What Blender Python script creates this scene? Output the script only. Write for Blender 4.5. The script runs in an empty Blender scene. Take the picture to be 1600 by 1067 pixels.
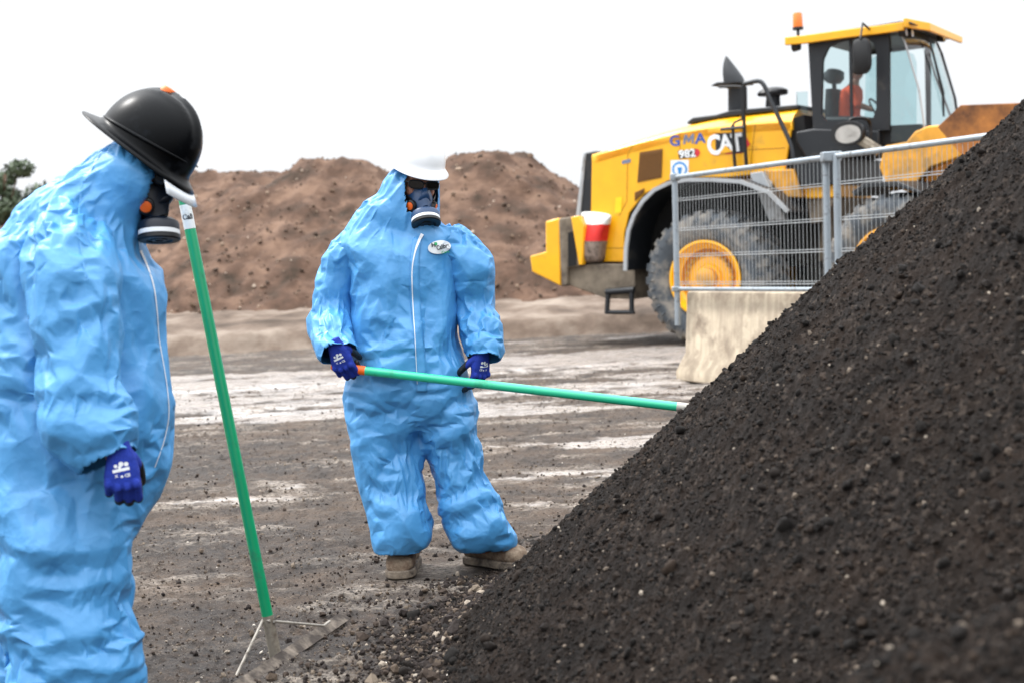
import bpy, math, random
import numpy as np
from mathutils import Vector, Matrix
from mathutils.bvhtree import BVHTree
R = math.radians
scene = bpy.context.scene
COL = scene.collection
rng = np.random.default_rng(7)

# ------------------------------------------------------------------ camera
FPX, CX, CY = 2222.2, 800.0, 533.5
CAMH = 1.33
ROLL = R(2.8)
PITCH = math.atan(137.5 * math.cos(ROLL) / FPX)
_f = np.array([0, math.cos(PITCH), -math.sin(PITCH)])
_r0 = np.array([1.0, 0, 0]); _u0 = np.array([0, math.sin(PITCH), math.cos(PITCH)])
CR = _r0 * math.cos(ROLL) - _u0 * math.sin(ROLL)
CU = _u0 * math.cos(ROLL) + _r0 * math.sin(ROLL)
CF = _f
CAM = np.array([0, 0, CAMH])
cd = bpy.data.cameras.new('camera'); cam = bpy.data.objects.new('camera', cd); COL.objects.link(cam)
cd.lens = 50; cd.sensor_width = 36; cd.clip_start = 0.05; cd.clip_end = 2000
m = Matrix.Identity(4)
for i in range(3):
    m[i][0] = CR[i]; m[i][1] = CU[i]; m[i][2] = -CF[i]; m[i][3] = CAM[i]
cam.matrix_world = m
cd.dof.use_dof = True; cd.dof.focus_distance = 5.9; cd.dof.aperture_fstop = 3.2
scene.camera = cam

# ------------------------------------------------------------------ light
w = bpy.data.worlds.new('World'); scene.world = w; w.use_nodes = True
nt = w.node_tree; nt.nodes.clear()
SUN_EL, SUN_ROT = R(54), R(-62)
sky = nt.nodes.new('ShaderNodeTexSky'); sky.sky_type = 'NISHITA'; sky.sun_disc = False
sky.sun_elevation = SUN_EL; sky.sun_rotation = SUN_ROT; sky.air_density = 1.0; sky.dust_density = 4.0
hs = nt.nodes.new('ShaderNodeHueSaturation'); hs.inputs['Saturation'].default_value = 0.12
mx = nt.nodes.new('ShaderNodeMix'); mx.data_type = 'RGBA'; mx.inputs[0].default_value = 0.72
mx.inputs[7].default_value = (11.5, 11.8, 12.2, 1)       # the even white of the overcast layer
bg = nt.nodes.new('ShaderNodeBackground'); bg.inputs['Strength'].default_value = 0.066
wo = nt.nodes.new('ShaderNodeOutputWorld')
nt.links.new(sky.outputs[0], hs.inputs['Color']); nt.links.new(hs.outputs[0], mx.inputs[6])
gtc = nt.nodes.new('ShaderNodeTexCoord'); gsp = nt.nodes.new('ShaderNodeSeparateXYZ'); nt.links.new(gtc.outputs['Generated'], gsp.inputs[0])
gmr = nt.nodes.new('ShaderNodeMapRange'); gmr.inputs[1].default_value = .25; gmr.inputs[2].default_value = .95; gmr.inputs[3].default_value = 1.05; gmr.inputs[4].default_value = 4.2
nt.links.new(gsp.outputs['Z'], gmr.inputs[0]); gvm = nt.nodes.new('ShaderNodeVectorMath'); gvm.operation = 'SCALE'   # overcast: the zenith is about three times as bright as the horizon
nt.links.new(mx.outputs[2], gvm.inputs[0]); nt.links.new(gmr.outputs[0], gvm.inputs['Scale'])
nt.links.new(gvm.outputs[0], bg.inputs[0]); nt.links.new(bg.outputs[0], wo.inputs[0])
sl = bpy.data.lights.new('sun', 'SUN'); sl.energy = 1.5; sl.angle = R(11); sl.color = (1, 0.97, 0.93)
so = bpy.data.objects.new('sun', sl); COL.objects.link(so)
sd = Vector((math.sin(SUN_ROT) * math.cos(SUN_EL), math.cos(SUN_ROT) * math.cos(SUN_EL), math.sin(SUN_EL)))
so.rotation_euler = sd.to_track_quat('Z', 'Y').to_euler()
scene.view_settings.view_transform = 'Standard'; scene.view_settings.look = 'None'
scene.view_settings.gamma = 1; scene.view_settings.exposure = 0.68
scene.cycles.max_bounces = 6; scene.cycles.transparent_max_bounces = 12

# ------------------------------------------------------------------ pixel helpers
def ray(px, py):
    return ((px - CX) * CR - (py - CY) * CU + FPX * CF) / FPX
def W(px, py, d): return CAM + ray(px, py) * d
def ground_hit(px, py, z=0.0):
    r = ray(px, py); return CAM + r * ((z - CAMH) / r[2])
def proj(P):
    P = np.asarray(P, float) - CAM
    d = P @ CF
    return CX + FPX * (P @ CR) / d, CY - FPX * (P @ CU) / d, d
def nrm(v):
    v = np.asarray(v, float); return v / (np.linalg.norm(v) + 1e-12)

# ------------------------------------------------------------------ noise
_pt = np.random.default_rng(3).permutation(256); _pt = np.concatenate([_pt, _pt, _pt])
_gr = np.random.default_rng(4).normal(size=(256, 3)); _gr /= np.linalg.norm(_gr, axis=1)[:, None]
def perlin(P):
    P = np.asarray(P, float); I = np.floor(P).astype(int); F = P - I; I &= 255
    U = F * F * F * (F * (F * 6 - 15) + 10)
    out = 0
    for dx in (0, 1):
        for dy in (0, 1):
            for dz in (0, 1):
                h = _pt[_pt[_pt[(I[:, 0] + dx) & 255] + ((I[:, 1] + dy) & 255)] + ((I[:, 2] + dz) & 255)]
                g = _gr[h]
                dot = g[:, 0] * (F[:, 0] - dx) + g[:, 1] * (F[:, 1] - dy) + g[:, 2] * (F[:, 2] - dz)
                wgt = (U[:, 0] if dx else 1 - U[:, 0]) * (U[:, 1] if dy else 1 - U[:, 1]) * (U[:, 2] if dz else 1 - U[:, 2])
                out = out + dot * wgt
    return out * 1.5
def fbm(P, s, o=4, g=0.5, l=2.1):
    P = np.asarray(P, float) * s; a = 1; t = 0; n = 0
    for k in range(o):
        t = t + a * perlin(P + 17.3 * k); n += a; a *= g; P = P * l
    return t / n
def worley(P, seed=0):
    """squared distance to the nearest feature point: shallow bowls that meet in sharp crests"""
    I = np.floor(P).astype(int); best = np.full(len(P), 9.0); rs = np.random.default_rng(seed).uniform(0, 1, (256, 3))
    for dx in (-1, 0, 1):
        for dy in (-1, 0, 1):
            for dz in (-1, 0, 1):
                J = I + (dx, dy, dz); h = _pt[_pt[_pt[J[:, 0] & 255] + (J[:, 1] & 255)] + (J[:, 2] & 255)]
                best = np.minimum(best, ((J + rs[h] - P) ** 2).sum(1))
    return best
def ss(x, a, b):
    t = np.clip((x - a) / (b - a), 0, 1); return t * t * (3 - 2 * t)

# ------------------------------------------------------------------ materials
def hexc(s):
    v = [int(s[i:i + 2], 16) / 255 for i in (0, 2, 4)]
    return tuple(c / 12.92 if c < .04045 else ((c + .055) / 1.055) ** 2.4 for c in v) + (1,)
def nodes(mt):
    n = mt.node_tree.nodes; return n, mt.node_tree.links, n['Principled BSDF']
MATS = {}
def mat(name, col, rough=0.5, metal=0.0, dirt=None, dirt_amt=0.0, dscale=3.0, var=0.08, vscale=6.0, bump=0.0, bscale=60.0, spec=0.5, coat=0.0):
    """procedural paint / plastic / fabric: noise variation, optional dirt patches and bump"""
    if name in MATS: return MATS[name]
    mt = bpy.data.materials.new(name); mt.use_nodes = True; n, l, b = nodes(mt)
    if isinstance(col, str): col = hexc(col)
    tc = n.new('ShaderNodeTexCoord')
    nz = n.new('ShaderNodeTexNoise'); nz.inputs['Scale'].default_value = vscale; nz.inputs['Detail'].default_value = 5
    l.new(tc.outputs['Object'], nz.inputs['Vector'])
    cr = n.new('ShaderNodeValToRGB'); e = cr.color_ramp.elements
    e[0].position = .3; e[1].position = .7
    e[0].color = tuple(c * (1 - var) for c in col[:3]) + (1,); e[1].color = tuple(min(1, c * (1 + var)) for c in col[:3]) + (1,)
    l.new(nz.outputs['Fac'], cr.inputs[0]); out = cr.outputs[0]
    b.inputs['Roughness'].default_value = rough
    if dirt:
        n2 = n.new('ShaderNodeTexNoise'); n2.inputs['Scale'].default_value = dscale; n2.inputs['Detail'].default_value = 8; n2.inputs['Roughness'].default_value = .65
        l.new(tc.outputs['Object'], n2.inputs['Vector'])
        r2 = n.new('ShaderNodeValToRGB'); r2.color_ramp.elements[0].position = .62 - dirt_amt * .35; r2.color_ramp.elements[1].position = .78 - dirt_amt * .25
        l.new(n2.outputs['Fac'], r2.inputs[0])
        mm = n.new('ShaderNodeMix'); mm.data_type = 'RGBA'; l.new(r2.outputs[0], mm.inputs[0]); l.new(out, mm.inputs[6])
        mm.inputs[7].default_value = hexc(dirt) if isinstance(dirt, str) else dirt; out = mm.outputs[2]
        rr = n.new('ShaderNodeMapRange'); rr.inputs[3].default_value = rough; rr.inputs[4].default_value = max(rough, .85); l.new(r2.outputs[0], rr.inputs[0]); l.new(rr.outputs[0], b.inputs['Roughness'])
    l.new(out, b.inputs['Base Color'])
    b.inputs['Metallic'].default_value = metal; b.inputs['Specular IOR Level'].default_value = spec; b.inputs['Coat Weight'].default_value = coat
    if bump:
        n3 = n.new('ShaderNodeTexNoise'); n3.inputs['Scale'].default_value = bscale; n3.inputs['Detail'].default_value = 6
        l.new(tc.outputs['Object'], n3.inputs['Vector'])
        bp = n.new('ShaderNodeBump'); bp.inputs['Strength'].default_value = bump; bp.inputs['Distance'].default_value = .01
        l.new(n3.outputs['Fac'], bp.inputs['Height']); l.new(bp.outputs[0], b.inputs['Normal'])
    MATS[name] = mt; return mt

# ------------------------------------------------------------------ mesh helpers: a shape is (V, F)
def join(*parts):
    V = []; F = []; o = 0
    for v, f in parts:
        v = np.asarray(v, float).reshape(-1, 3); V.append(v); F += [tuple(i + o for i in q) for q in f]; o += len(v)
    return np.concatenate(V), F
def build(name, shape, mt, parent=None, smooth=None, bevel=0.0, solid=0.0, seg=2):
    V, F = shape
    me = bpy.data.meshes.new(name); me.from_pydata(np.asarray(V).tolist(), [], [tuple(map(int, q)) for q in F]); me.validate(); me.update()
    for x in (mt if isinstance(mt, (list, tuple)) else [mt]): me.materials.append(x)
    ob = bpy.data.objects.new(name, me); COL.objects.link(ob)
    if smooth is not None:
        me.polygons.foreach_set('use_smooth', [True] * len(me.polygons))
        if smooth < 180: me.set_sharp_from_angle(angle=R(smooth))
    if solid:
        md = ob.modifiers.new('solid', 'SOLIDIFY'); md.thickness = solid; md.offset = 0
    if bevel:
        md = ob.modifiers.new('bevel', 'BEVEL'); md.width = bevel; md.segments = seg; md.limit_method = 'ANGLE'; md.angle_limit = R(40); md.harden_normals = False
        me.polygons.foreach_set('use_smooth', [True] * len(me.polygons)); me.set_sharp_from_angle(angle=R(35))
    if parent: setparent(ob, parent)
    return ob
def setparent(ob, p):
    ob.parent = p; ob.matrix_parent_inverse = p.matrix_world.inverted()
def tag(o, label=None, cat=None, group=None, kind=None):
    if label: o['label'] = label
    if cat: o['category'] = cat
    if group: o['group'] = group
    if kind: o['kind'] = kind
    return o
def thing(name, loc, label, cat, group=None):
    o = bpy.data.objects.new(name, None); COL.objects.link(o); o.location = tuple(loc); o.empty_display_size = .1
    o.matrix_world = Matrix.Translation(Vector([float(c) for c in loc]))
    return tag(o, label, cat, group)
def box(c, s, M=None):
    c = np.asarray(c, float); s = np.asarray(s, float) / 2
    V = np.array([[x, y, z] for x in (-1, 1) for y in (-1, 1) for z in (-1, 1)]) * s
    if M is not None: V = V @ np.asarray(M).T
    return V + c, [(0, 1, 3, 2), (4, 6, 7, 5), (0, 4, 5, 1), (2, 3, 7, 6), (0, 2, 6, 4), (1, 5, 7, 3)]
def frame_of(t, hint=(0, 0, 1)):
    t = nrm(t); h = np.asarray(hint, float)
    if abs(t @ nrm(h)) > .97: h = np.array([1.0, 0, 0])
    a = nrm(np.cross(h, t)); return a, np.cross(t, a)
def rings(Rs, closed=False, caps=True):
    """loft list of (n,3) rings"""
    n = len(Rs[0]); V = np.concatenate(Rs); F = []
    m = len(Rs)
    for i in range(m if closed else m - 1):
        a = i * n; b = ((i + 1) % m) * n
        for j in range(n):
            k = (j + 1) % n; F.append((a + j, a + k, b + k, b + j))
    if caps and not closed:
        F.append(tuple(range(n - 1, -1, -1))); F.append(tuple(range((m - 1) * n, m * n)))
    return V, F
def tube(P, r, n=10, hint=(0, 0, 1), caps=True, round_ends=False):
    P = [np.asarray(p, float) for p in P]; r = list(r) if hasattr(r, '__len__') else [r] * len(P)
    T = [nrm((P[min(i + 1, len(P) - 1)] - P[max(i - 1, 0)])) for i in range(len(P))]
    if round_ends:
        t0, t1, r0, r1 = T[0], T[-1], r[0], r[-1]
        pre = [(P[0] - t0 * r0 * math.sin(a), r0 * max(.05, math.cos(a))) for a in (1.5, 1.1, .6)]
        post = [(P[-1] + t1 * r1 * math.sin(a), r1 * max(.05, math.cos(a))) for a in (.6, 1.1, 1.5)]
        P = [p for p, _ in pre] + P + [p for p, _ in post]; r = [q for _, q in pre] + r + [q for _, q in post]
        T = [t0] * 3 + T + [t1] * 3
    a, b = frame_of(T[0], hint); Rs = []
    for p, rr, t in zip(P, r, T):
        a = nrm(a - t * (a @ t)); b = np.cross(t, a)
        th = np.linspace(0, 2 * math.pi, n, endpoint=False)[:, None]
        Rs.append(p + rr * (np.cos(th) * a + np.sin(th) * b))
    return rings(Rs, caps=caps)
def smooth_path(P, k=6):
    P = [np.asarray(p, float) for p in P]; out = []
    Q = [2 * P[0] - P[1]] + P + [2 * P[-1] - P[-2]]
    for i in range(1, len(Q) - 2):
        for j in range(k):
            t = j / k
            out.append(.5 * ((2 * Q[i]) + (-Q[i - 1] + Q[i + 1]) * t + (2 * Q[i - 1] - 5 * Q[i] + 4 * Q[i + 1] - Q[i + 2]) * t * t + (-Q[i - 1] + 3 * Q[i] - 3 * Q[i + 1] + Q[i + 2]) * t ** 3))
    out.append(P[-1]); return out
def lathe(prof, o, ax, n=32, closed=False, caps=False):
    """prof: list of (radius, along-axis)"""
    a, b = frame_of(ax); ax = nrm(ax); th = np.linspace(0, 2 * math.pi, n, endpoint=False)[:, None]
    Rs = [np.asarray(o) + ax * h + r * (np.cos(th) * a + np.sin(th) * b) for r, h in prof]
    return rings(Rs, closed=closed, caps=caps)
def extrude(poly, off):
    """poly (n,3) planar outline, off vector"""
    P = np.asarray(poly, float); n = len(P); V = np.concatenate([P, P + np.asarray(off)])
    F = [tuple(range(n)), tuple(range(2 * n - 1, n - 1, -1))] + [(i, i + n, (i + 1) % n + n, (i + 1) % n) for i in range(n)]
    return V, F
def ell_ring(c, a, b, n=36, p=2.0):
    th = np.linspace(0, 2 * math.pi, n, endpoint=False)
    c1, s1 = np.cos(th), np.sin(th)
    x = np.sign(c1) * np.abs(c1) ** (2 / p); y = np.sign(s1) * np.abs(s1) ** (2 / p)
    return np.asarray(c) + x[:, None] * a + y[:, None] * b
def limb(rows, n=32, p=2.3, k=4):
    """rows: (px, py, depth, half width px, half depth m) -> lofted closed tube; silhouettes follow the rows"""
    rows = np.array(rows, float)
    rows = np.array(smooth_path([r for r in rows], k))
    C = [W(r[0], r[1], r[2]) for r in rows]; Rs = []
    for i, r in enumerate(rows):
        t = nrm(C[min(i + 1, len(C) - 1)] - C[max(i - 1, 0)])
        v = nrm(C[i] - CAM); a = nrm(np.cross(t, v)); b = np.cross(a, t)
        Rs.append(ell_ring(C[i], a * max(r[3], 3) * r[2] / FPX, b * r[4], n, p))
    for e, s in ((0, 1), (-1, -1)):
        c = Rs[e].mean(0)
        o = nrm(C[0] - C[1]) if e == 0 else nrm(C[-1] - C[-2])
        ex = [c + (Rs[e] - c) * q + o * d for q, d in ((.85, .012), (.5, .02))]
        Rs = ex[::-1] + Rs if e == 0 else Rs + ex
    return rings(Rs)
def voxel(shape, size, smooth=0, sfac=.5):
    V, F = shape
    me = bpy.data.meshes.new('tmp'); me.from_pydata(V.tolist(), [], [tuple(map(int, q)) for q in F]); me.update()
    ob = bpy.data.objects.new('tmp', me); COL.objects.link(ob)
    md = ob.modifiers.new('r', 'REMESH'); md.mode = 'VOXEL'; md.voxel_size = size
    if smooth:
        s = ob.modifiers.new('s', 'SMOOTH'); s.iterations = smooth; s.factor = sfac
    dg = bpy.context.evaluated_depsgraph_get(); ev = ob.evaluated_get(dg); m2 = ev.to_mesh()
    n = len(m2.vertices); V2 = np.empty(n * 3); m2.vertices.foreach_get('co', V2); V2 = V2.reshape(-1, 3).copy()
    F2 = [tuple(p.vertices) for p in m2.polygons]
    ev.to_mesh_clear(); bpy.data.objects.remove(ob); bpy.data.meshes.remove(me)
    return V2, F2
def vnormals(V, F):
    F4 = np.array([q if len(q) == 4 else (q[0], q[1], q[2], q[2]) for q in F])
    n = np.cross(V[F4[:, 2]] - V[F4[:, 0]], V[F4[:, 3]] - V[F4[:, 1]])
    N = np.zeros_like(V)
    for c in range(3):
        for k in range(4): N[:, c] += np.bincount(F4[:, k], n[:, c], len(V))
    return N / (np.linalg.norm(N, axis=1)[:, None] + 1e-12)
def cut(shape, keep):
    V, F = shape; F = [q for q in F if all(keep[i] for i in q)]
    used = np.zeros(len(V), bool)
    for q in F: used[list(q)] = True
    idx = np.cumsum(used) - 1
    return V[used], [tuple(idx[i] for i in q) for q in F]
def text_shape(s, size=1.0, bold=0.0, extr=0.0, width=None):
    cu = bpy.data.curves.new('t', 'FONT'); cu.body = s; cu.size = size; cu.offset = bold; cu.extrude = extr; cu.resolution_u = 3; cu.align_x = 'CENTER'; cu.align_y = 'CENTER'
    ob = bpy.data.objects.new('t', cu); COL.objects.link(ob); dg = bpy.context.evaluated_depsgraph_get(); ev = ob.evaluated_get(dg); me = ev.to_mesh()
    V = np.array([v.co[:] for v in me.vertices]); F = [tuple(p.vertices) for p in me.polygons]; ev.to_mesh_clear()
    bpy.data.objects.remove(ob); bpy.data.curves.remove(cu)
    V[:, :2] -= (V[:, :2].max(0) + V[:, :2].min(0)) / 2
    if width: V[:, 0] *= width / (V[:, 0].max() - V[:, 0].min())
    return V, F
# ================================================================== SETTING
def grid_mesh(name, X, Y, Z, mt, attrs=None, keep=None, smooth=True):
    ny, nx = X.shape; V = np.stack([X, Y, Z], -1).reshape(-1, 3)
    i = np.arange(ny * nx).reshape(ny, nx)
    Q = np.stack([i[:-1, :-1], i[:-1, 1:], i[1:, 1:], i[1:, :-1]], -1).reshape(-1, 4)
    if keep is not None:
        k = keep.reshape(-1); Q = Q[k[Q].any(1)]
        used = np.zeros(len(V), bool); used[Q.reshape(-1)] = True; idx = np.cumsum(used) - 1
        V = V[used]; Q = idx[Q]
        attrs = {a: v.reshape(-1)[used] for a, v in (attrs or {}).items()}
    me = bpy.data.meshes.new(name); me.vertices.add(len(V)); me.vertices.foreach_set('co', V.astype(np.float32).ravel())
    me.loops.add(Q.size); me.loops.foreach_set('vertex_index', Q.astype(np.int32).ravel())
    me.polygons.add(len(Q)); me.polygons.foreach_set('loop_start', np.arange(0, Q.size, 4, dtype=np.int32))
    try: me.polygons.foreach_set('loop_total', np.full(len(Q), 4, np.int32))
    except Exception: pass
    me.update(calc_edges=True); me.polygons.foreach_set('use_smooth', [smooth] * len(Q))
    for a, v in (attrs or {}).items():
        at = me.attributes.new(a, 'FLOAT', 'POINT'); at.data.foreach_set('value', np.asarray(v, np.float32).ravel())
    me.materials.append(mt)
    ob = bpy.data.objects.new(name, me); COL.objects.link(ob); return ob

def soil_mat(name, dark, mid, light, scale, attr=None, rough=.95, bump=.6, bscale=40, hi=None, light_pos=.66):
    mt = bpy.data.materials.new(name); mt.use_nodes = True; n, l, b = nodes(mt)
    tc = n.new('ShaderNodeTexCoord')
    def noise(s, d=8, r=.6):
        z = n.new('ShaderNodeTexNoise'); z.inputs['Scale'].default_value = s; z.inputs['Detail'].default_value = d; z.inputs['Roughness'].default_value = r
        l.new(tc.outputs['Object'], z.inputs['Vector']); return z
    a = noise(scale); c = n.new('ShaderNodeValToRGB'); e = c.color_ramp.elements
    e[0].position = .32; e[0].color = hexc(dark); e[1].position = light_pos; e[1].color = hexc(light)
    k = e.new(.48); k.color = hexc(mid)
    l.new(a.outputs['Fac'], c.inputs[0]); out = c.outputs[0]
    if hi:
        v = n.new('ShaderNodeTexVoronoi'); v.inputs['Scale'].default_value = bscale * 1.2; l.new(tc.outputs['Object'], v.inputs['Vector'])
        r = n.new('ShaderNodeValToRGB'); r.color_ramp.elements[0].position = .90; r.color_ramp.elements[1].position = .93
        sp = n.new('ShaderNodeSeparateColor'); l.new(v.outputs['Color'], sp.inputs[0]); l.new(sp.outputs[0], r.inputs[0])
        mm = n.new('ShaderNodeMix'); mm.data_type = 'RGBA'; l.new(r.outputs[0], mm.inputs[0]); l.new(out, mm.inputs[6]); mm.inputs[7].default_value = hexc(hi); out = mm.outputs[2]
    l.new(out, b.inputs['Base Color']); b.inputs['Roughness'].default_value = rough; b.inputs['Specular IOR Level'].default_value = .3
    z1 = noise(bscale, 10, .7); bp = n.new('ShaderNodeBump'); bp.inputs['Strength'].default_value = bump; bp.inputs['Distance'].default_value = .03
    l.new(z1.outputs['Fac'], bp.inputs['Height']); l.new(bp.outputs[0], b.inputs['Normal'])
    return mt

# ---- ground: one sheet to the horizon, fine near the camera
def graded(a, b, d0, lim, g):
    x = list(np.arange(a, b, d0)); s = d0; 
    while x[-1] < lim: s *= g; x.append(x[-1] + s)
    s = d0; x0 = a; pre = []
    while x0 > -lim: s *= g; x0 -= s; pre.append(x0)
    return np.array(pre[::-1] + x)
gx = graded(-3.2, 2.6, .016, 900, 1.035)
ys = [2.2]; s = .012
while ys[-1] < 900:
    s = max(.014, .0030 * ys[-1]) if ys[-1] < 30 else s * 1.08
    ys.append(ys[-1] + s)
yb = [2.2]; s = .05
while yb[-1] > -200: s *= 1.3; yb.append(yb[-1] - s)
gy = np.array(yb[::-1][:-1] + ys)
GX, GY = np.meshgrid(gx, gy)
def ground_attr(X, Y):
    P = np.stack([X.ravel(), Y.ravel(), np.zeros(X.size)], 1)
    # wheel tracks run across the picture: stretch the pattern along x
    Ps = P * np.array([.42, 1.0, 1])
    a = fbm(Ps + 3, .55, 4).reshape(X.shape)
    b = fbm(Ps + 40, 2.2, 5, .6).reshape(X.shape)
    c = fbm(P * np.array([.5, 1, 1]) + 9, 7.0, 4, .6).reshape(X.shape)
    Y = Y + (2.2 * fbm(P * np.array([.5, .3, 1]) + 70, .5, 4)).reshape(X.shape)
    band = ss(Y, 10.6, 13.2) * (1 - ss(Y, 17.5, 20.5)) * (1 - ss(X, 1.6, 3.4) * (1 - ss(Y, 14.8, 16.8)))
    pud = band * .52 + ss(Y, 7.2, 8.2) * (1 - ss(Y, 9.5, 11)) * .08 + ss(Y, 8.9, 9.4) * (1 - ss(Y, 9.9, 10.5)) * ss(X, .0, .8) * (1 - ss(X, 1.8, 2.6)) * .45
    wet = ss(a * .8 + b * .75 + c * .2 + pud, .33, .58)
    pale = ss(b * .9 + c * .55 + a * .35 + pud * .35 + .05, .10, .42)
    dark = ss(-a * .8 + b * .3 + c * .25 - pud * .3 + (1 - ss(Y, 4, 7)) * .12, -.1, .30)
    return wet, pale, dark, b, c
wet, pale, dark, gb_, gc_ = ground_attr(GX, GY)
near = (1 - ss(GY, 22, 34)) * (1 - ss(np.abs(GX), 12, 25))
P3 = np.stack([GX.ravel(), GY.ravel(), np.zeros(GX.size)], 1)
GZ = near * (1 - .85 * wet) * 1.5 * (.024 * gb_ + .012 * gc_ + .010 * fbm(P3, 14, 3).reshape(GX.shape) + .030 * np.maximum(0, fbm(P3 + 5, 22, 3, .6).reshape(GX.shape) - .10))
# two shallow ruts left by tyres
for yc, amp in ((8.4, .010), (10.4, .010), (13.4, .03), (15.9, .03)):
    d = GY - yc - .12 * GX - .15 * np.sin(GX * .5); GZ += near * (-amp * np.exp(-(d / .16) ** 2) + amp * .6 * np.exp(-((np.abs(d) - .3) / .09) ** 2))
for bx, by in ((-.45, 6.0), (-.11, 6.0)): GZ *= 1 - .85 * np.exp(-((GX - bx) ** 2 + (GY - by) ** 2) / .05)
gm = bpy.data.materials.new('wet_mud'); gm.use_nodes = True; n, l, b = nodes(gm)
tc = n.new('ShaderNodeTexCoord')
def nz(s, d=8, r=.6, vec=None, st=None):
    z = n.new('ShaderNodeTexNoise'); z.inputs['Scale'].default_value = s; z.inputs['Detail'].default_value = d; z.inputs['Roughness'].default_value = r
    if st:
        mp = n.new('ShaderNodeMapping'); mp.inputs['Scale'].default_value = st; l.new(tc.outputs['Object'], mp.inputs[0]); l.new(mp.outputs[0], z.inputs['Vector'])
    else: l.new(tc.outputs['Object'], z.inputs['Vector'])
    return z
def at(nm):
    a = n.new('ShaderNodeAttribute'); a.attribute_name = nm; return a
def mixc(f, a, b_):
    mm = n.new('ShaderNodeMix'); mm.data_type = 'RGBA'
    l.new(f, mm.inputs[0])
    for s_, v in ((6, a), (7, b_)):
        if isinstance(v, tuple): mm.inputs[s_].default_value = v
        else: l.new(v, mm.inputs[s_])
    return mm.outputs[2]
def ramp(f, a, b_, ca=(0, 0, 0, 1), cb=(1, 1, 1, 1)):
    r = n.new('ShaderNodeValToRGB'); r.color_ramp.elements[0].position = a; r.color_ramp.elements[1].position = b_; r.color_ramp.elements[0].color = ca; r.color_ramp.elements[1].color = cb
    l.new(f, r.inputs[0]); return r.outputs[0]
def mul(a, b_, op='MULTIPLY'):
    q = n.new('ShaderNodeMath'); q.operation = op
    for s_, v in ((0, a), (1, b_)):
        if isinstance(v, (int, float)): q.inputs[s_].default_value = v
        else: l.new(v, q.inputs[s_])
    return q.outputs[0]
base = ramp(nz(3.0, 10, .7).outputs['Fac'], .38, .62, hexc('261c15'), hexc('524132'))
fine = ramp(nz(55, 8, .75, st=(.6, 1, 1)).outputs['Fac'], .42, .60)
darkf = mul(at('dark').outputs['Fac'], ramp(nz(18, 8, .7).outputs['Fac'], .36, .56))
c1 = mixc(darkf, base, hexc('2b2420'))
palef = mul(at('pale').outputs['Fac'], fine)
c2 = mixc(palef, c1, hexc('9c9083'))
grit = ramp(nz(160, 4, .7).outputs['Fac'], .60, .68)
c3 = mixc(mul(grit, .6), c2, hexc('a99e91'))
pit = ramp(nz(85, 5, .7).outputs['Fac'], .33, .43, (1, 1, 1, 1), (0, 0, 0, 1))
c4 = mixc(mul(pit, .9), c3, hexc('1d1815'))
wetf = mul(at('wet').outputs['Fac'], ramp(nz(9, 7, .7, st=(.35, 1, 1)).outputs['Fac'], .40, .56))
c5 = mixc(mul(wetf, .7), c4, hexc('b4afab'))  # wet patches: pale sky shine is mixed into the mud colour too
l.new(c5, b.inputs['Base Color'])
rgh = n.new('ShaderNodeMapRange'); l.new(wetf, rgh.inputs[0]); rgh.inputs[3].default_value = .74; rgh.inputs[4].default_value = .10
l.new(rgh.outputs[0], b.inputs['Roughness'])
hgt = mul(nz(45, 10, .75, st=(.7, 1, 1)).outputs['Fac'], mul(pit, -.35), 'ADD')
bp = n.new('ShaderNodeBump'); bp.inputs['Distance'].default_value = .03
bs = n.new('ShaderNodeMapRange'); l.new(wetf, bs.inputs[0]); bs.inputs[3].default_value = .8; bs.inputs[4].default_value = .12; l.new(bs.outputs[0], bp.inputs['Strength'])
l.new(hgt, bp.inputs['Height']); l.new(bp.outputs[0], b.inputs['Normal'])
ground = grid_mesh('ground', GX, GY, GZ, gm, dict(wet=wet, pale=pale, dark=dark)); tag(ground, kind='structure')

# ---- scattered stones and clods (joined icospheres)
_t = (1 + 5 ** .5) / 2
ICO_V = np.array([(-1, _t, 0), (1, _t, 0), (-1, -_t, 0), (1, -_t, 0), (0, -1, _t), (0, 1, _t), (0, -1, -_t), (0, 1, -_t), (_t, 0, -1), (_t, 0, 1), (-_t, 0, -1), (-_t, 0, 1)]); ICO_V /= np.linalg.norm(ICO_V[0])
ICO_F = np.array([(0, 11, 5), (0, 5, 1), (0, 1, 7), (0, 7, 10), (0, 10, 11), (1, 5, 9), (5, 11, 4), (11, 10, 2), (10, 7, 6), (7, 1, 8), (3, 9, 4), (3, 4, 2), (3, 2, 6), (3, 6, 8), (3, 8, 9), (4, 9, 5), (2, 4, 11), (6, 2, 10), (8, 6, 7), (9, 8, 1)])
def subdiv(V, F):
    V = list(map(tuple, V)); c = {}; out = []
    def mid(a, b):
        k = (min(a, b), max(a, b))
        if k not in c:
            p = (np.array(V[a]) + np.array(V[b])) / 2; p /= np.linalg.norm(p); V.append(tuple(p)); c[k] = len(V) - 1
        return c[k]
    for a, b_, d in F:
        x, y, z = mid(a, b_), mid(b_, d), mid(d, a); out += [(a, x, z), (b_, y, x), (d, z, y), (x, y, z)]
    return np.array(V), np.array(out)
ICO2 = subdiv(ICO_V, ICO_F)
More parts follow.
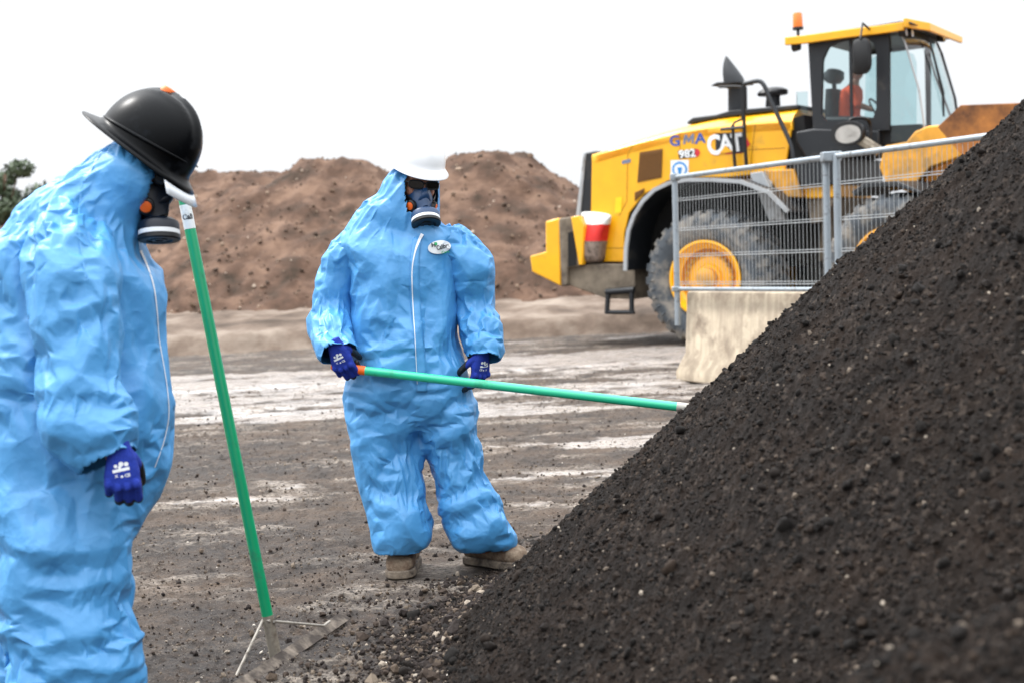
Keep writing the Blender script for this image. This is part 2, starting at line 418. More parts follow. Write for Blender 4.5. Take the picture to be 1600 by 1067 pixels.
def scatter(name, P, r, mt, parent=None, tone=None, squash=(.6, 1.0), fine=False):
    r = np.asarray(r); n_ = len(P); bv, bf = ICO2 if fine else (ICO_V, ICO_F)
    k = len(bv)
    V = np.repeat(bv[None], n_, 0) * (1 + rng.uniform(-.32, .32, (n_, k, 1)))
    S = rng.uniform(squash[0], 1.25, (n_, 1, 3)); V = V * S
    A = rng.normal(size=(n_, 4)); A /= np.linalg.norm(A, axis=1)[:, None]; a, b_, c, d = A.T
    M = np.stack([np.stack([1 - 2 * (c * c + d * d), 2 * (b_ * c - a * d), 2 * (b_ * d + a * c)], 1), np.stack([2 * (b_ * c + a * d), 1 - 2 * (b_ * b_ + d * d), 2 * (c * d - a * b_)], 1), np.stack([2 * (b_ * d - a * c), 2 * (c * d + a * b_), 1 - 2 * (b_ * b_ + c * c)], 1)], 1)
    V = np.einsum('nij,nkj->nki', M, V) * r[:, None, None] + np.asarray(P)[:, None]
    F = (bf[None] + (np.arange(n_) * k)[:, None, None]).reshape(-1, 3)
    me = bpy.data.meshes.new(name); me.vertices.add(n_ * k); me.vertices.foreach_set('co', V.astype(np.float32).ravel())
    me.loops.add(F.size); me.loops.foreach_set('vertex_index', F.astype(np.int32).ravel())
    me.polygons.add(len(F)); me.polygons.foreach_set('loop_start', np.arange(0, F.size, 3, dtype=np.int32))
    me.update(calc_edges=True); me.polygons.foreach_set('use_smooth', [bool(fine)] * len(F))
    at_ = me.attributes.new('tone', 'FLOAT', 'POINT'); at_.data.foreach_set('value', np.repeat(rng.uniform(0, 1, n_) if tone is None else tone, k).astype(np.float32))
    me.materials.append(mt); ob = bpy.data.objects.new(name, me); COL.objects.link(ob)
    if parent: setparent(ob, parent)
    return ob
def stone_mat(name, stops, rough=.9):
    mt = bpy.data.materials.new(name); mt.use_nodes = True; n, l, b = nodes(mt)
    a = n.new('ShaderNodeAttribute'); a.attribute_name = 'tone'
    r = n.new('ShaderNodeValToRGB'); r.color_ramp.interpolation = 'CONSTANT'; e = r.color_ramp.elements
    e[0].position = 0; e[0].color = hexc(stops[0][1]); e[1].position = stops[1][0]; e[1].color = hexc(stops[1][1])
    for p, c in stops[2:]: k = e.new(p); k.color = hexc(c)
    l.new(a.outputs['Fac'], r.inputs[0])
    tc = n.new('ShaderNodeTexCoord'); z = n.new('ShaderNodeTexNoise'); z.inputs['Scale'].default_value = 120; z.inputs['Detail'].default_value = 4; l.new(tc.outputs['Object'], z.inputs[0])
    mr = n.new('ShaderNodeMapRange'); mr.inputs[3].default_value = .6; mr.inputs[4].default_value = 1.4; l.new(z.outputs['Fac'], mr.inputs[0])
    vm = n.new('ShaderNodeVectorMath'); vm.operation = 'SCALE'; l.new(r.outputs[0], vm.inputs[0]); l.new(mr.outputs[0], vm.inputs['Scale'])
    l.new(vm.outputs[0], b.inputs['Base Color']); b.inputs['Roughness'].default_value = rough; b.inputs['Specular IOR Level'].default_value = .3
    bp = n.new('ShaderNodeBump'); bp.inputs['Strength'].default_value = .5; bp.inputs['Distance'].default_value = .004; l.new(z.outputs['Fac'], bp.inputs['Height']); l.new(bp.outputs[0], b.inputs['Normal'])
    return mt

# ---- dark soil pile on the right: a cone of tipped soil with a small lobe towards the camera
PC = np.array([3.06, 4.30]); PR = 3.42; PS = math.tan(R(40.6))
LOB = W(1700, 905, 1.9)
def pile_base(x, y):
    dx = x - PC[0]; dy = y - PC[1]; d = np.hypot(dx, dy)
    h = (PR - d) * PS
    h = np.where(h < .13, .13 * np.exp(np.minimum((h - .13) / .13, 0)) - .014, h)    # toe runs out softly
    h2 = LOB[2] - np.hypot(x - LOB[0], y - LOB[1]) * .68
    return np.maximum(h, h2)
def pile_h(x, y):
    sh = x.shape; P = np.stack([x.ravel(), y.ravel(), np.zeros(x.size)], 1)
    a = np.arctan2(y - PC[1], x - PC[0]); d = np.hypot(x - PC[0], y - PC[1])
    S = np.stack([(a * 9).ravel(), (d * 1.0).ravel(), np.zeros(x.size)], 1)
    h = pile_base(x, y)
    f = ss(h, -.02, .15)
    h = h + f * (.07 * fbm(P, 1.1, 3) + .040 * fbm(S * np.array([1, 1.4, 1]), .9, 4, .6)).reshape(sh)
    nn = fbm(P + 7, 11, 4, .65).reshape(sh); n2 = fbm(P + 31, 30, 3, .6).reshape(sh)
    return h + (.25 + .75 * f) * (.030 * nn + .018 * n2 + .02 * np.maximum(0, n2 - .15))
th = np.concatenate([np.linspace(R(-58), R(-14), 110)[:-1], np.linspace(R(-14), R(23), 1250), np.linspace(R(23), R(100), 120)[1:]])
rr_ = np.concatenate([np.geomspace(1.55, 7.6, 900), np.linspace(7.6, 10.5, 60)[1:]])
TH, RR = np.meshgrid(th, rr_)
PX, PY = RR * np.sin(TH), RR * np.cos(TH)
PZ = pile_h(PX, PY)
pm = soil_mat('dark_soil', '110b07', '1b130d', '291e16', 5, bump=.9, bscale=60, hi='3f362f')
pile = grid_mesh('soil_pile', PX, PY, PZ, pm, keep=PZ > -.012)
tag(pile, 'large heap of dark brown crumbly soil sloping across the right foreground', 'soil pile')
# clods on the pile
def sample_pile(k, bias=1.0):
    t = rng.uniform(R(-14), R(22.5), k); t[::4] = rng.uniform(R(22.5), R(50), len(t[::4])); r = 1.6 * (7.0 / 1.6) ** rng.uniform(0, 1, k) ** .8
    x, y = r * np.sin(t), r * np.cos(t); ok = pile_base(x, y) > .0
    return x[ok], y[ok]
cl = stone_mat('soil_clods', [(0, '0f0b08'), (.35, '18120e'), (.62, '201812'), (.86, '2c221a'), (.95, '453b33'), (.98, '6b6055'), (.994, '958b7e'), (.999, '9a5a32')])
x, y = sample_pile(125000); z = pile_h(x, y); r = rng.gamma(2.0, .0012, len(x)) + .0012
o = scatter('clods', np.stack([x, y, z + r * .3], 1), r, cl, pile); o['kind'] = 'stuff'
x, y = sample_pile(2200); z = pile_h(x, y); low = np.exp(-pile_base(x, y) / .5); r = (rng.gamma(2.0, .0020, len(x)) + .004) * (1 + .7 * low)
o = scatter('stones', np.stack([x, y, z + r * .35], 1), np.minimum(r, .024), cl, pile, fine=True, tone=rng.uniform(0, 1, len(x)) ** 1.5 * .97); o['kind'] = 'stuff'
x, y = sample_pile(200); z = pile_h(x, y); r = rng.uniform(.010, .022, len(x))
o = scatter('lumps', np.stack([x, y, z + r * .35], 1)[::3], r[::3], cl, pile, fine=True, tone=rng.uniform(0, .9, len(x[::3]))); o['kind'] = 'stuff'
# gravel over the ground
gs = stone_mat('gravel_stone', [(0, '2a2320'), (.30, '3c322b'), (.55, '54483d'), (.78, '6f6356'), (.93, '978b7d'), (.98, 'c0b7ab'), (.998, 'a05f38')])
k = 60000; t = rng.uniform(R(-22), R(16), k); rad = 3.6 * (16 / 3.6) ** rng.uniform(0, 1, k) ** 1.35
x, y = rad * np.sin(t), rad * np.cos(t); r = (rng.gamma(1.1, .0013, k) + .0009) * (1 + .05 * rad)
toe = np.exp(-np.maximum(0, np.hypot(x - PC[0], y - PC[1]) - PR) / .5); okk = (pile_base(x, y) < .1) & (fbm(np.stack([x, y, x * 0], 1), 1.3, 3) + toe > rng.uniform(-.6, .5, k))
x, y, r = x[okk], y[okk], r[okk]
# extra crumbs at the foot of the heap
k = 7000; a = rng.uniform(R(150), R(235), k); dd = PR + rng.exponential(.17, k) - .1
x = np.concatenate([x, PC[0] + dd * np.cos(a)]); y = np.concatenate([y, PC[1] + dd * np.sin(a)]); r = np.concatenate([r, rng.gamma(2.0, .0026, k) + .002])
tone = np.concatenate([rng.uniform(0, 1, len(x) - k), rng.uniform(0, 1, k) ** 2.2 * .96])
ok = (np.hypot(x, y) > 3) & (np.hypot(x + .45, y - 6.0) > .2) & (np.hypot(x + .11, y - 6.0) > .2)
xs = np.clip(np.searchsorted(gx, x), 0, len(gx) - 1); ysx = np.clip(np.searchsorted(gy, y), 0, len(gy) - 1)
zz = np.maximum(GZ[ysx, xs], np.where(pile_base(x, y) > 0, pile_h(x, y), -1))
o = scatter('gravel', np.stack([x, y, zz + r * .3], 1)[ok], r[ok], gs, tone=tone[ok]); tag(o, 'loose stones and dark crumbs of soil strewn over the mud', 'gravel', kind='stuff')

FARCL = stone_mat('spoil_clods', [(0, '4a3d33'), (.3, '5c4b3f'), (.6, '715e4f'), (.85, '8d7a69'), (.96, 'b0a090')])
# ---- far stockpiles
def mound(name, label, peaks, ext, mt, res=.12, seed=0, base=0.0):
    x = np.arange(ext[0], ext[1], res); y = np.arange(ext[2], ext[3], res); X, Y = np.meshgrid(x, y)
    P = np.stack([X.ravel(), Y.ravel(), np.full(X.size, seed * 3.1)], 1)
    wob = (fbm(P, .35, 3) * .9).reshape(X.shape)
    H = np.full(X.shape, -9.0)
    for (cx, cy, ch, sl_, fl) in peaks:
        d = np.maximum(0, np.hypot(X - cx, Y - cy) - fl); H = np.maximum(H, ch - d * sl_ + 0 * X)
    f = ss(H, 0, .5)
    H = H + f * (wob * .30 + .20 * fbm(P + 5, 1.6, 4).reshape(X.shape) + .16 * fbm(P + 9, 5.0, 3, .7).reshape(X.shape))
    ob = tag(grid_mesh(name, X, Y, H + base, mt, keep=H > -.25), label, 'soil pile', 'brown stockpiles along the back of the yard')
    ix = rng.integers(0, X.size, 9000); hh_ = H.ravel()[ix]; ix = ix[hh_ > .0][:3500]; r_ = rng.gamma(1.5, .009, len(ix)) + .014
    jit = rng.uniform(-.06, .06, (len(ix), 2)); o_ = scatter('clods', np.stack([X.ravel()[ix] + jit[:, 0], Y.ravel()[ix] + jit[:, 1], H.ravel()[ix]], 1), r_, FARCL, ob); o_['kind'] = 'stuff'
    return ob
bm_ = soil_mat('brown_spoil', '34291f', '523e32', '735b4b', 1.6, bump=1.0, bscale=9, hi=None)
bm2 = soil_mat('grey_spoil', '5b4f46', '7d6f64', 'a09385', 1.1, bump=1.0, bscale=8)
A = W(520, 252, 31); B = W(772, 252, 29.5); C = W(372, 276, 33.5)
mound('spoil_mound', 'broad brown soil mound with the highest peak, behind the man in the white hard hat', [(A[0], A[1], A[2], .62, .7), (A[0] - 1.2, A[1] - .4, A[2] - .5, .6, .8), (A[0] + 1.3, A[1], A[2] - .45, .62, .8)], (-14, 4, 23, 38), bm_, seed=1)
mound('spoil_mound', 'rounded brown soil mound between the man in the white hard hat and the yellow loader', [(B[0] - .1, B[1], B[2] + .05, .66, .75), (B[0] - .9, B[1] + .3, B[2] - .2, .66, .6)], (-7, 9, 22, 37), bm_, seed=2)
mound('spoil_mound', 'lower brown mound on the far left, behind the green rake handle', [(C[0], C[1], C[2], .5, 1.0), (C[0] - 3.0, C[1], C[2] - .8, .45, 2.0)], (-22, 2, 25, 44), bm_, seed=3)
S_ = W(748, 256, 33.5)
mound('spoil_mound', 'pale sandy heap whose tip shows beyond the white hard hat', [(S_[0] + .1, S_[1] + 1.5, S_[2] + .12, .66, .25)], (-8, 7, 27, 42), soil_mat('sand_spoil', '9b8773', 'b9a791', 'd6c7b3', 2, bump=.6, bscale=9), seed=5)
# ---- low scraped bank in front of them
x = np.arange(-24, 14, .10); y = np.arange(21.0, 33, .12); X, Y = np.meshgrid(x, y)
P = np.stack([X.ravel(), Y.ravel(), X.ravel() * 0], 1)
edge = 21.9 + .5 * fbm(P * np.array([1, 0, 0]), .3, 3).reshape(X.shape) + .25 * fbm(P * np.array([1, .3, 1]), 1.3, 3).reshape(X.shape)
t_ = (Y - edge)
H = .36 * ss(t_, 0, .55) + .22 * ss(t_, .5, 3) - .06 + ss(t_, -.3, .4) * (.07 * fbm(P, 1.1, 4).reshape(X.shape) + .05 * fbm(P, 4, 3).reshape(X.shape)) - .5 * ss(Y, 30, 33)
bank = grid_mesh('bank', X, Y, H, soil_mat('pale_bank', '43382f', '67594e', '8c8074', 1.0, bump=.9, bscale=7), keep=H > -.05); tag(bank, kind='structure')

# ---- trees far left and the bush behind the right mound
def leaf_mat(name, a, b_):
    return mat(name, a, .6, dirt=b_, dirt_amt=.5, dscale=1.2, var=.25, vscale=2)
lm = leaf_mat('leaves', '46543a', '2f3d28'); bk = mat('bark', '5b4636', .9, var=.2, bump=.5, bscale=12)
def tree(px, py, d, h, cr, label, k=2600, seed=0):
    g = W(px, py, d); g[2] = 0; r_ = np.random.default_rng(seed)
    T = thing('tree', g, label, 'tree')
    br = [tube(smooth_path([g + (0, 0, -.1), g + (.1, 0, h * .3), g + (-.1, .1, h * .62), g + (.05, 0, h * .9)], 3), np.linspace(.16, .04, 10), 8)]
    cent = []
    for i in range(17):
        a = r_.uniform(0, 6.28); q = r_.uniform(.25, 1) * cr; zz_ = h * r_.uniform(.38, .98)
        e = g + np.array([math.cos(a) * q, math.sin(a) * q, zz_]); s0 = g + np.array([0, 0, zz_ * .62])
        br.append(tube([s0, (s0 + e) / 2 + (0, 0, .12), e], [.05, .03, .012], 6)); cent.append((e, r_.uniform(.22, .42) * cr))
    build('trunk', join(*br), bk, T, smooth=180)
    C_ = np.array([c for c, _ in cent]); q = r_.integers(0, len(cent), k); rad = np.array([s for _, s in cent])[q]
    D = r_.normal(size=(k, 3)); D /= np.linalg.norm(D, axis=1)[:, None]
    Pp = C_[q] + D * (rad * r_.uniform(.3, 1, k) ** .5)[:, None] * np.array([1, 1, .6])
    u = r_.normal(size=(k, 3)); u /= np.linalg.norm(u, axis=1)[:, None]; v = np.cross(u, D); v /= np.linalg.norm(v, axis=1)[:, None] + 1e-9
    s_ = r_.uniform(.05, .12, k)[:, None]
    V = np.stack([Pp - u * s_, Pp + v * s_ * .5, Pp + u * s_, Pp - v * s_ * .5], 1).reshape(-1, 3)
    build('crown', (V, [(4 * i, 4 * i + 1, 4 * i + 2, 4 * i + 3) for i in range(k)]), lm, T)
    return T
tree(14, 400, 40, 4.7, 1.4, 'leafy tree at the left edge beyond the bent man in the black hard hat', 5200, 1)
tree(-40, 400, 41, 3.5, 1.6, 'dense tree at the left edge partly out of frame behind the bent man', 4200, 2)
tree(66, 420, 43, 3.3, 1.0, 'thin topped tree behind the back of the bent man', 1800, 3)
tree(893, 400, 44, 3.25, 1.0, 'small green tree top showing between the round mound and the yellow loader', 3000, 4)
# ================================================================== PEOPLE
def relax(P, V0, F, grow, aniso, iters, bend=.05, tether=.002, gravity=.0003, lim_in=.04, lim_out=.015, freeze=None, across=.35, out_soft=.5):
    """an oversized fabric settles over the body: every edge wants to be longer than the shape allows, so the sheet buckles into creased folds"""
    Fa = np.array(F); pr = np.concatenate([Fa[:, [0, 1]], Fa[:, [1, 2]], Fa[:, [2, 3]], Fa[:, [3, 0]], Fa[:, [0, 2]], Fa[:, [1, 3]]]); pr.sort(axis=1)
    E = np.unique(pr, axis=0); E = E[E[:, 0] != E[:, 1]]; I, J = E[:, 0], E[:, 1]; nV = len(V0)
    d = V0[I] - V0[J]; L0 = np.linalg.norm(d, axis=1) + 1e-9
    c = np.abs((d / L0[:, None] * (aniso[I] + aniso[J]) * .5).sum(1)); L = L0 * (1 + (grow[I] + grow[J]) * .5 * (across + (1 - across) * c * c))
    deg = (np.bincount(I, minlength=nV) + np.bincount(J, minlength=nV))[:, None]; N = vnormals(V0, F)
    fz = (np.ones(nV) if freeze is None else 1 - freeze)[:, None]
    def sc(A, Bv):
        o = np.zeros((nV, 3))
        for k in range(3): o[:, k] = np.bincount(I, A[:, k], nV) + np.bincount(J, Bv[:, k], nV)
        return o
    vel = np.zeros_like(P)
    for it in range(iters):
        D = P[J] - P[I]; ln = np.linalg.norm(D, axis=1) + 1e-9; q = D * ((ln - L) / ln * .5)[:, None]
        st = (sc(q, -q) / deg * 2.2 + bend * (sc(P[J], P[I]) / deg - P)) * fz; st[:, 2] -= gravity * fz[:, 0]
        vel = vel * .80 + st * .45; P = P + vel
        off = P - V0; on = (off * N).sum(1); tg = off - N * on[:, None]; P = P - tg * tether - N * (on * tether * .15)[:, None]; over = np.clip(on, -lim_in, lim_out) - on; P = P + N * (over * out_soft)[:, None]
    return P
def facet(V, F, faces, levels=2, smooth=1):
    """stiff film only bends along creases: reduce the sheet to the flat facets between its folds, then refine and slightly round the edges"""
    me = bpy.data.meshes.new('tmp'); me.from_pydata(V.tolist(), [], [tuple(map(int, q)) if len(set(q)) > 3 else tuple(map(int, dict.fromkeys(q))) for q in F]); me.validate(); ob = bpy.data.objects.new('tmp', me); COL.objects.link(ob)
    d_ = ob.modifiers.new('d', 'DECIMATE'); d_.ratio = faces / (2.0 * len(F))
    s_ = ob.modifiers.new('s', 'SUBSURF'); s_.subdivision_type = 'SIMPLE'; s_.levels = levels; s_.render_levels = levels
    if smooth: q_ = ob.modifiers.new('q', 'SMOOTH'); q_.iterations = smooth; q_.factor = .5
    dg = bpy.context.evaluated_depsgraph_get(); e = ob.evaluated_get(dg); m2 = e.to_mesh(); o = np.empty(len(m2.vertices) * 3); m2.vertices.foreach_get('co', o)
    f = [tuple(p.vertices) for p in m2.polygons]; e.to_mesh_clear(); bpy.data.objects.remove(ob); bpy.data.meshes.remove(me); return o.reshape(-1, 3).copy(), f
def subd(V, F, V0):
    me = bpy.data.meshes.new('tmp'); me.from_pydata(V.tolist(), [], F); ob = bpy.data.objects.new('tmp', me); COL.objects.link(ob)
    md = ob.modifiers.new('s', 'SUBSURF'); md.levels = 1; md.render_levels = 1; md.subdivision_type = 'CATMULL_CLARK'
    def ev_(X):
        me.vertices.foreach_set('co', X.astype(np.float32).ravel()); me.update(); dg = bpy.context.evaluated_depsgraph_get(); dg.update(); e = ob.evaluated_get(dg); m2 = e.to_mesh()
        o = np.empty(len(m2.vertices) * 3); m2.vertices.foreach_get('co', o); f = [tuple(p.vertices) for p in m2.polygons]; e.to_mesh_clear(); return o.reshape(-1, 3).copy(), f
    A, f = ev_(V); B, _ = ev_(V0); bpy.data.objects.remove(ob); bpy.data.meshes.remove(me); return A, f, B

def tri(x): return 4 * np.abs(x - np.floor(x + .5)) - 1
def folds(V, N, segs, seed):
    """the large oblique folds the sheet starts from: warped triangle waves along each limb, in clusters"""
    r_ = np.random.default_rng(seed); Q = []; H = []
    wp = np.stack([fbm(V + 11 * seed + 31 * k, 3.5, 2) for k in range(3)], 1) * .10
    P = V + wp; cl = [fbm(V + 90 + 13 * k + seed, 4.0 + k, 2) for k in range(5)]
    for a, b_, rad, g0, g1, lim in segs:
        a, b_ = np.asarray(a), np.asarray(b_); d = b_ - a; ln = np.linalg.norm(d); d = d / ln; t = np.clip(((V - a) @ d) / ln, 0, 1)
        q = np.linalg.norm(V - (a + t[:, None] * d * ln), axis=1) / rad
        e1, e2 = frame_of(d, CF); amp = (g0 + (g1 - g0) * t); h = 0
        for k, (wl, am, spread) in enumerate(((.26, .018, 45), (.17, .013, 60), (.115, .008, 70))):
            for s_ in (-1, 1):
                an = R(s_ * r_.uniform(.4, 1) * spread); ph = r_.uniform(0, 1)
                dr = d * math.cos(an) + (e1 if r_.uniform() < .75 else e2) * math.sin(an)
                h = h + am * tri((P @ dr) / (wl * r_.uniform(.85, 1.2)) + ph) * ss(cl[k] * s_ * 1.2 + .30, .0, .75)
        Q.append(q); H.append(h * amp)
    Q = np.array(Q); wgt = np.exp(-9 * (Q - Q.min(0))); wgt /= wgt.sum(0); return (np.array(H) * wgt).sum(0)

# suit fabric: spun-bonded film, faint bump of fine creases
def suit_mat():
    mt = mat('coverall_fabric', (.070, .300, .62, 1), .45, var=.05, vscale=3, spec=.6)
    n, l, b = nodes(mt); tc = n.new('ShaderNodeTexCoord')
    nz_ = n.new('ShaderNodeTexNoise'); nz_.inputs['Scale'].default_value = 9; nz_.inputs['Detail'].default_value = 3
    l.new(tc.outputs['Object'], nz_.inputs['Vector'])
    ad = n.new('ShaderNodeMix'); ad.data_type = 'VECTOR'; ad.inputs[0].default_value = .12; l.new(tc.outputs['Object'], ad.inputs[4]); l.new(nz_.outputs['Color'], ad.inputs[5])
    v = n.new('ShaderNodeTexVoronoi'); v.feature = 'F1'; v.inputs['Scale'].default_value = 11; l.new(ad.outputs[1], v.inputs['Vector'])
    v2 = n.new('ShaderNodeTexVoronoi'); v2.feature = 'F1'; v2.inputs['Scale'].default_value = 27; l.new(ad.outputs[1], v2.inputs['Vector'])
    s_ = n.new('ShaderNodeMath'); s_.operation = 'MULTIPLY_ADD'; s_.inputs[1].default_value = .4; l.new(v2.outputs['Distance'], s_.inputs[0]); l.new(v.outputs['Distance'], s_.inputs[2])
    pw = n.new('ShaderNodeMath'); pw.operation = 'POWER'; pw.inputs[1].default_value = 2.0; l.new(s_.outputs[0], pw.inputs[0])
    bp = n.new('ShaderNodeBump'); bp.inputs['Strength'].default_value = .4; bp.inputs['Distance'].default_value = .008
    l.new(pw.outputs[0], bp.inputs['Height']); l.new(bp.outputs[0], b.inputs['Normal'])
    b.inputs['Subsurface Weight'].default_value = 0
    return mt
SUIT = suit_mat()
SKIN = mat('skin', 'b07a62', .5, var=.1, vscale=20, bump=.15, bscale=90)
BLK = mat('black_rubber', '0d0e11', .45, bump=.1, bscale=150)
NAVY = mat('navy_plastic', '1d3f66', .38, var=.05)
GLOVE = mat('glove_knit', '14329a', .85, var=.12, vscale=40, bump=.5, bscale=260)
GPALM = mat('glove_coating', '15161a', .5, var=.15, vscale=30, bump=.4, bscale=140)
WHT = mat('white_print', 'e8ecef', .5)
ORG = mat('orange_plastic', 'e2621b', .4)
BOOT = mat('boot_leather', '6a5646', .85, dirt='8d7c69', dirt_amt=.6, dscale=30, var=.2, vscale=25, bump=.5, bscale=90)
SOLE = mat('boot_sole', '4c433c', .9, dirt='86796a', dirt_amt=.6, dscale=25, bump=.4)
LENS = mat('dark_lens', '0b0c10', .06, spec=.8)
GREEN = mat('handle_green', '0f9765', .32, dirt='24694e', dirt_amt=.18, dscale=9, var=.08, vscale=5, coat=.3)
GREENL = mat('handle_mint', '2cc394', .28, var=.06, vscale=4, coat=.4, dirt='14805f', dirt_amt=.15, dscale=9)

class Frame:
    def __init__(s, o, x, y, z): s.o = np.asarray(o, float); s.M = np.stack([nrm(x), nrm(y), nrm(z)], 1)
    def __call__(s, P): return s.o + np.asarray(P, float) @ s.M.T
    def inv(s, P): return (np.asarray(P, float) - s.o) @ s.M
def head_frame(o, fwd, up):
    y = nrm(fwd); x = nrm(np.cross(y, up)); return Frame(o, x, y, np.cross(x, y))
def camvec(r, u, f): return nrm(CR * r + CU * u + CF * f)

def fr_shape(fr, shape): return fr(shape[0]), shape[1]
def ellipsoid(c, s, nu=24, nv=16, e=1.0):
    pr = [ell_ring(np.array([0, 0, math.sin(a)]), np.array([math.cos(a), 0, 0]), np.array([0, math.cos(a), 0]), nu) for a in np.linspace(-1.5, 1.5, nv)]
    V, F = rings(pr); return V * np.asarray(s) + np.asarray(c), F

def make_hand(root, wrist, X, Y, right, curls, thumb=(25, 30), spread=.05, scale=1.0, prints=True, palm_ratio=-.15):
    """glove: palm, four fingers of different length and a thumb from the side of the palm; X to the fingers, Y to the thumb side"""
    X = nrm(X); Y = nrm(np.asarray(Y) - X * (np.dot(X, Y))); Z = np.cross(X, Y) * (1 if right else -1)
    fr = Frame(wrist, X, Y, Z)
    def sec(x, y, wy, wz, z=0): return ell_ring([x, y, z], np.array([0, wy, 0]), np.array([0, 0, wz]), 20, 2.6)
    sh = [rings([sec(-.028, 0, .022, .018), sec(-.018, 0, .025, .021), sec(-.005, 0, .029, .023), sec(.02, .002, .036, .023), (sec(.055, .001, .043, .021)), sec(.080, -.001, .043, .018), sec(.094, -.002, .038, .012)])]
    for i in range(4): sh.append(ellipsoid((.088 - .004 * (i in (0, 3)) - .006 * (i == 3), (.0325, .0108, -.0115, -.033)[i], .012), (.013, .0095, .010), 14, 10))
    sh.append(ellipsoid((.03, .022, -.012), (.032, .020, .016)))
    L = [(.047, .028, .024), (.052, .031, .025), (.048, .029, .024), (.037, .022, .021)]; ry = [.0325, .0108, -.0115, -.033]; rr = [.0118, .0122, .0116, .0102]
    for i in range(4):
        p = np.array([.090 - (.004 if i in (0, 3) else 0) - (.006 if i == 3 else 0), ry[i], .002]); a = 0; pts = [p - (.02, 0, 0), p]; rad = [rr[i] * .95, rr[i] * 1.08]
        for k in range(3):
            a += R(curls[i][k] if hasattr(curls[0], '__len__') else curls[k]); dr = np.array([math.cos(a), spread * (1.5 - i) * .5, -math.sin(a)])
            pts += [p + dr * L[i][k] * .5, p + dr * L[i][k]]; rad += [rr[i] * (.98 - .06 * k), rr[i] * (1.0 - .07 * k)]; p = p + dr * L[i][k]
        sh.append(tube(pts, rad, 12, hint=(0, 1, 0), round_ends=True))
    t1, t2 = R(thumb[0]), R(thumb[1]); p = np.array([.018, .026, -.004]); pts = [p - (.01, .008, 0), p]; rad = [.015, .0165]
    for k, (ln, a) in enumerate(((.040, t1), (.034, t1 + t2 * .5), (.029, t1 + t2))):
        dr = nrm([math.cos(.55 - .25 * k) * .8, math.sin(.75 - .35 * k) * math.cos(a), -math.sin(a)]); pts += [p + dr * ln]; rad += [[.0142, .013, .0115][k]]; p = p + dr * ln
    sh.append(tube(pts, rad, 12, hint=(0, 0, 1), round_ends=True))
    V, F = join(*sh); V = V * scale; V, F = voxel((V, F), .0027, 3, .5)
    V = V + .0006 * vnormals(V, F) * (fbm(V, 90, 3) * 1.5)[:, None]
    # cuff: ribbed
    ob = build('glove', (fr(V), F), [GLOVE, GPALM], root, smooth=180)
    c = np.array([V[list(q)].mean(0) for q in F]); N = vnormals(V, F); nq = np.array([N[q[0]] for q in F])
    coated = ((nq[:, 2] < palm_ratio) & (c[:, 0] > .01)) | (c[:, 0] > .135 * scale) | ((c[:, 2] < -.02 * scale) & (c[:, 0] > .03))
    ob.data.polygons.foreach_set('material_index', coated.astype(np.int32))
    bv = BVHTree.FromPolygons([tuple(v) for v in V], F)
    if prints:
        pr = []
        def put(shp, cx, cy, rot=0, sy=1.0):
            v, f = shp; v = v.copy(); ca, sa = math.cos(rot), math.sin(rot)
            x = v[:, 0] * ca - v[:, 1] * sa; y = v[:, 0] * sa + v[:, 1] * ca; out = []
            for a_, b_ in zip(x, y):
                hx, hy = cx - b_, cy + a_ * (1 if right else -1)
                h = bv.ray_cast(Vector((hx, hy, .2)), Vector((0, 0, -1)), .4); z = h[0].z if h[0] else .02
                out.append((hx, hy, z + .0008))
            pr.append((np.array(out), f))
        disc = lambda r: (np.array([(r * math.cos(a), r * math.sin(a), 0) for a in np.linspace(0, 6.28, 12, endpoint=False)]), [tuple(range(12))])
        bar = lambda w_, h_: (np.array([(x - w_ / 2, y, 0) for y in (-h_ / 2, h_ / 2) for x in (np.linspace(0, w_, 8) if y < 0 else np.linspace(w_, 0, 8))]), [tuple(range(16))])
        for a_, b_, r_ in ((.036, -.012, .0045), (.032, .001, .006), (.033, .013, .0055), (.040, -.003, .004)): put(disc(r_ * scale), a_ * scale, b_ * scale)
        put(bar(.040 * scale, .0075 * scale), .046 * scale, 0, .12)
        put(text_shape('CE', .011 * scale, .0004), .060 * scale, .014 * scale, .12); put(text_shape('X', .009 * scale, .0004), .060 * scale, -.012 * scale, .12); put(disc(.0032 * scale), .062 * scale, .001)
        build('hand_print', fr_shape(fr, join(*pr)), WHT, ob)
    return ob, fr

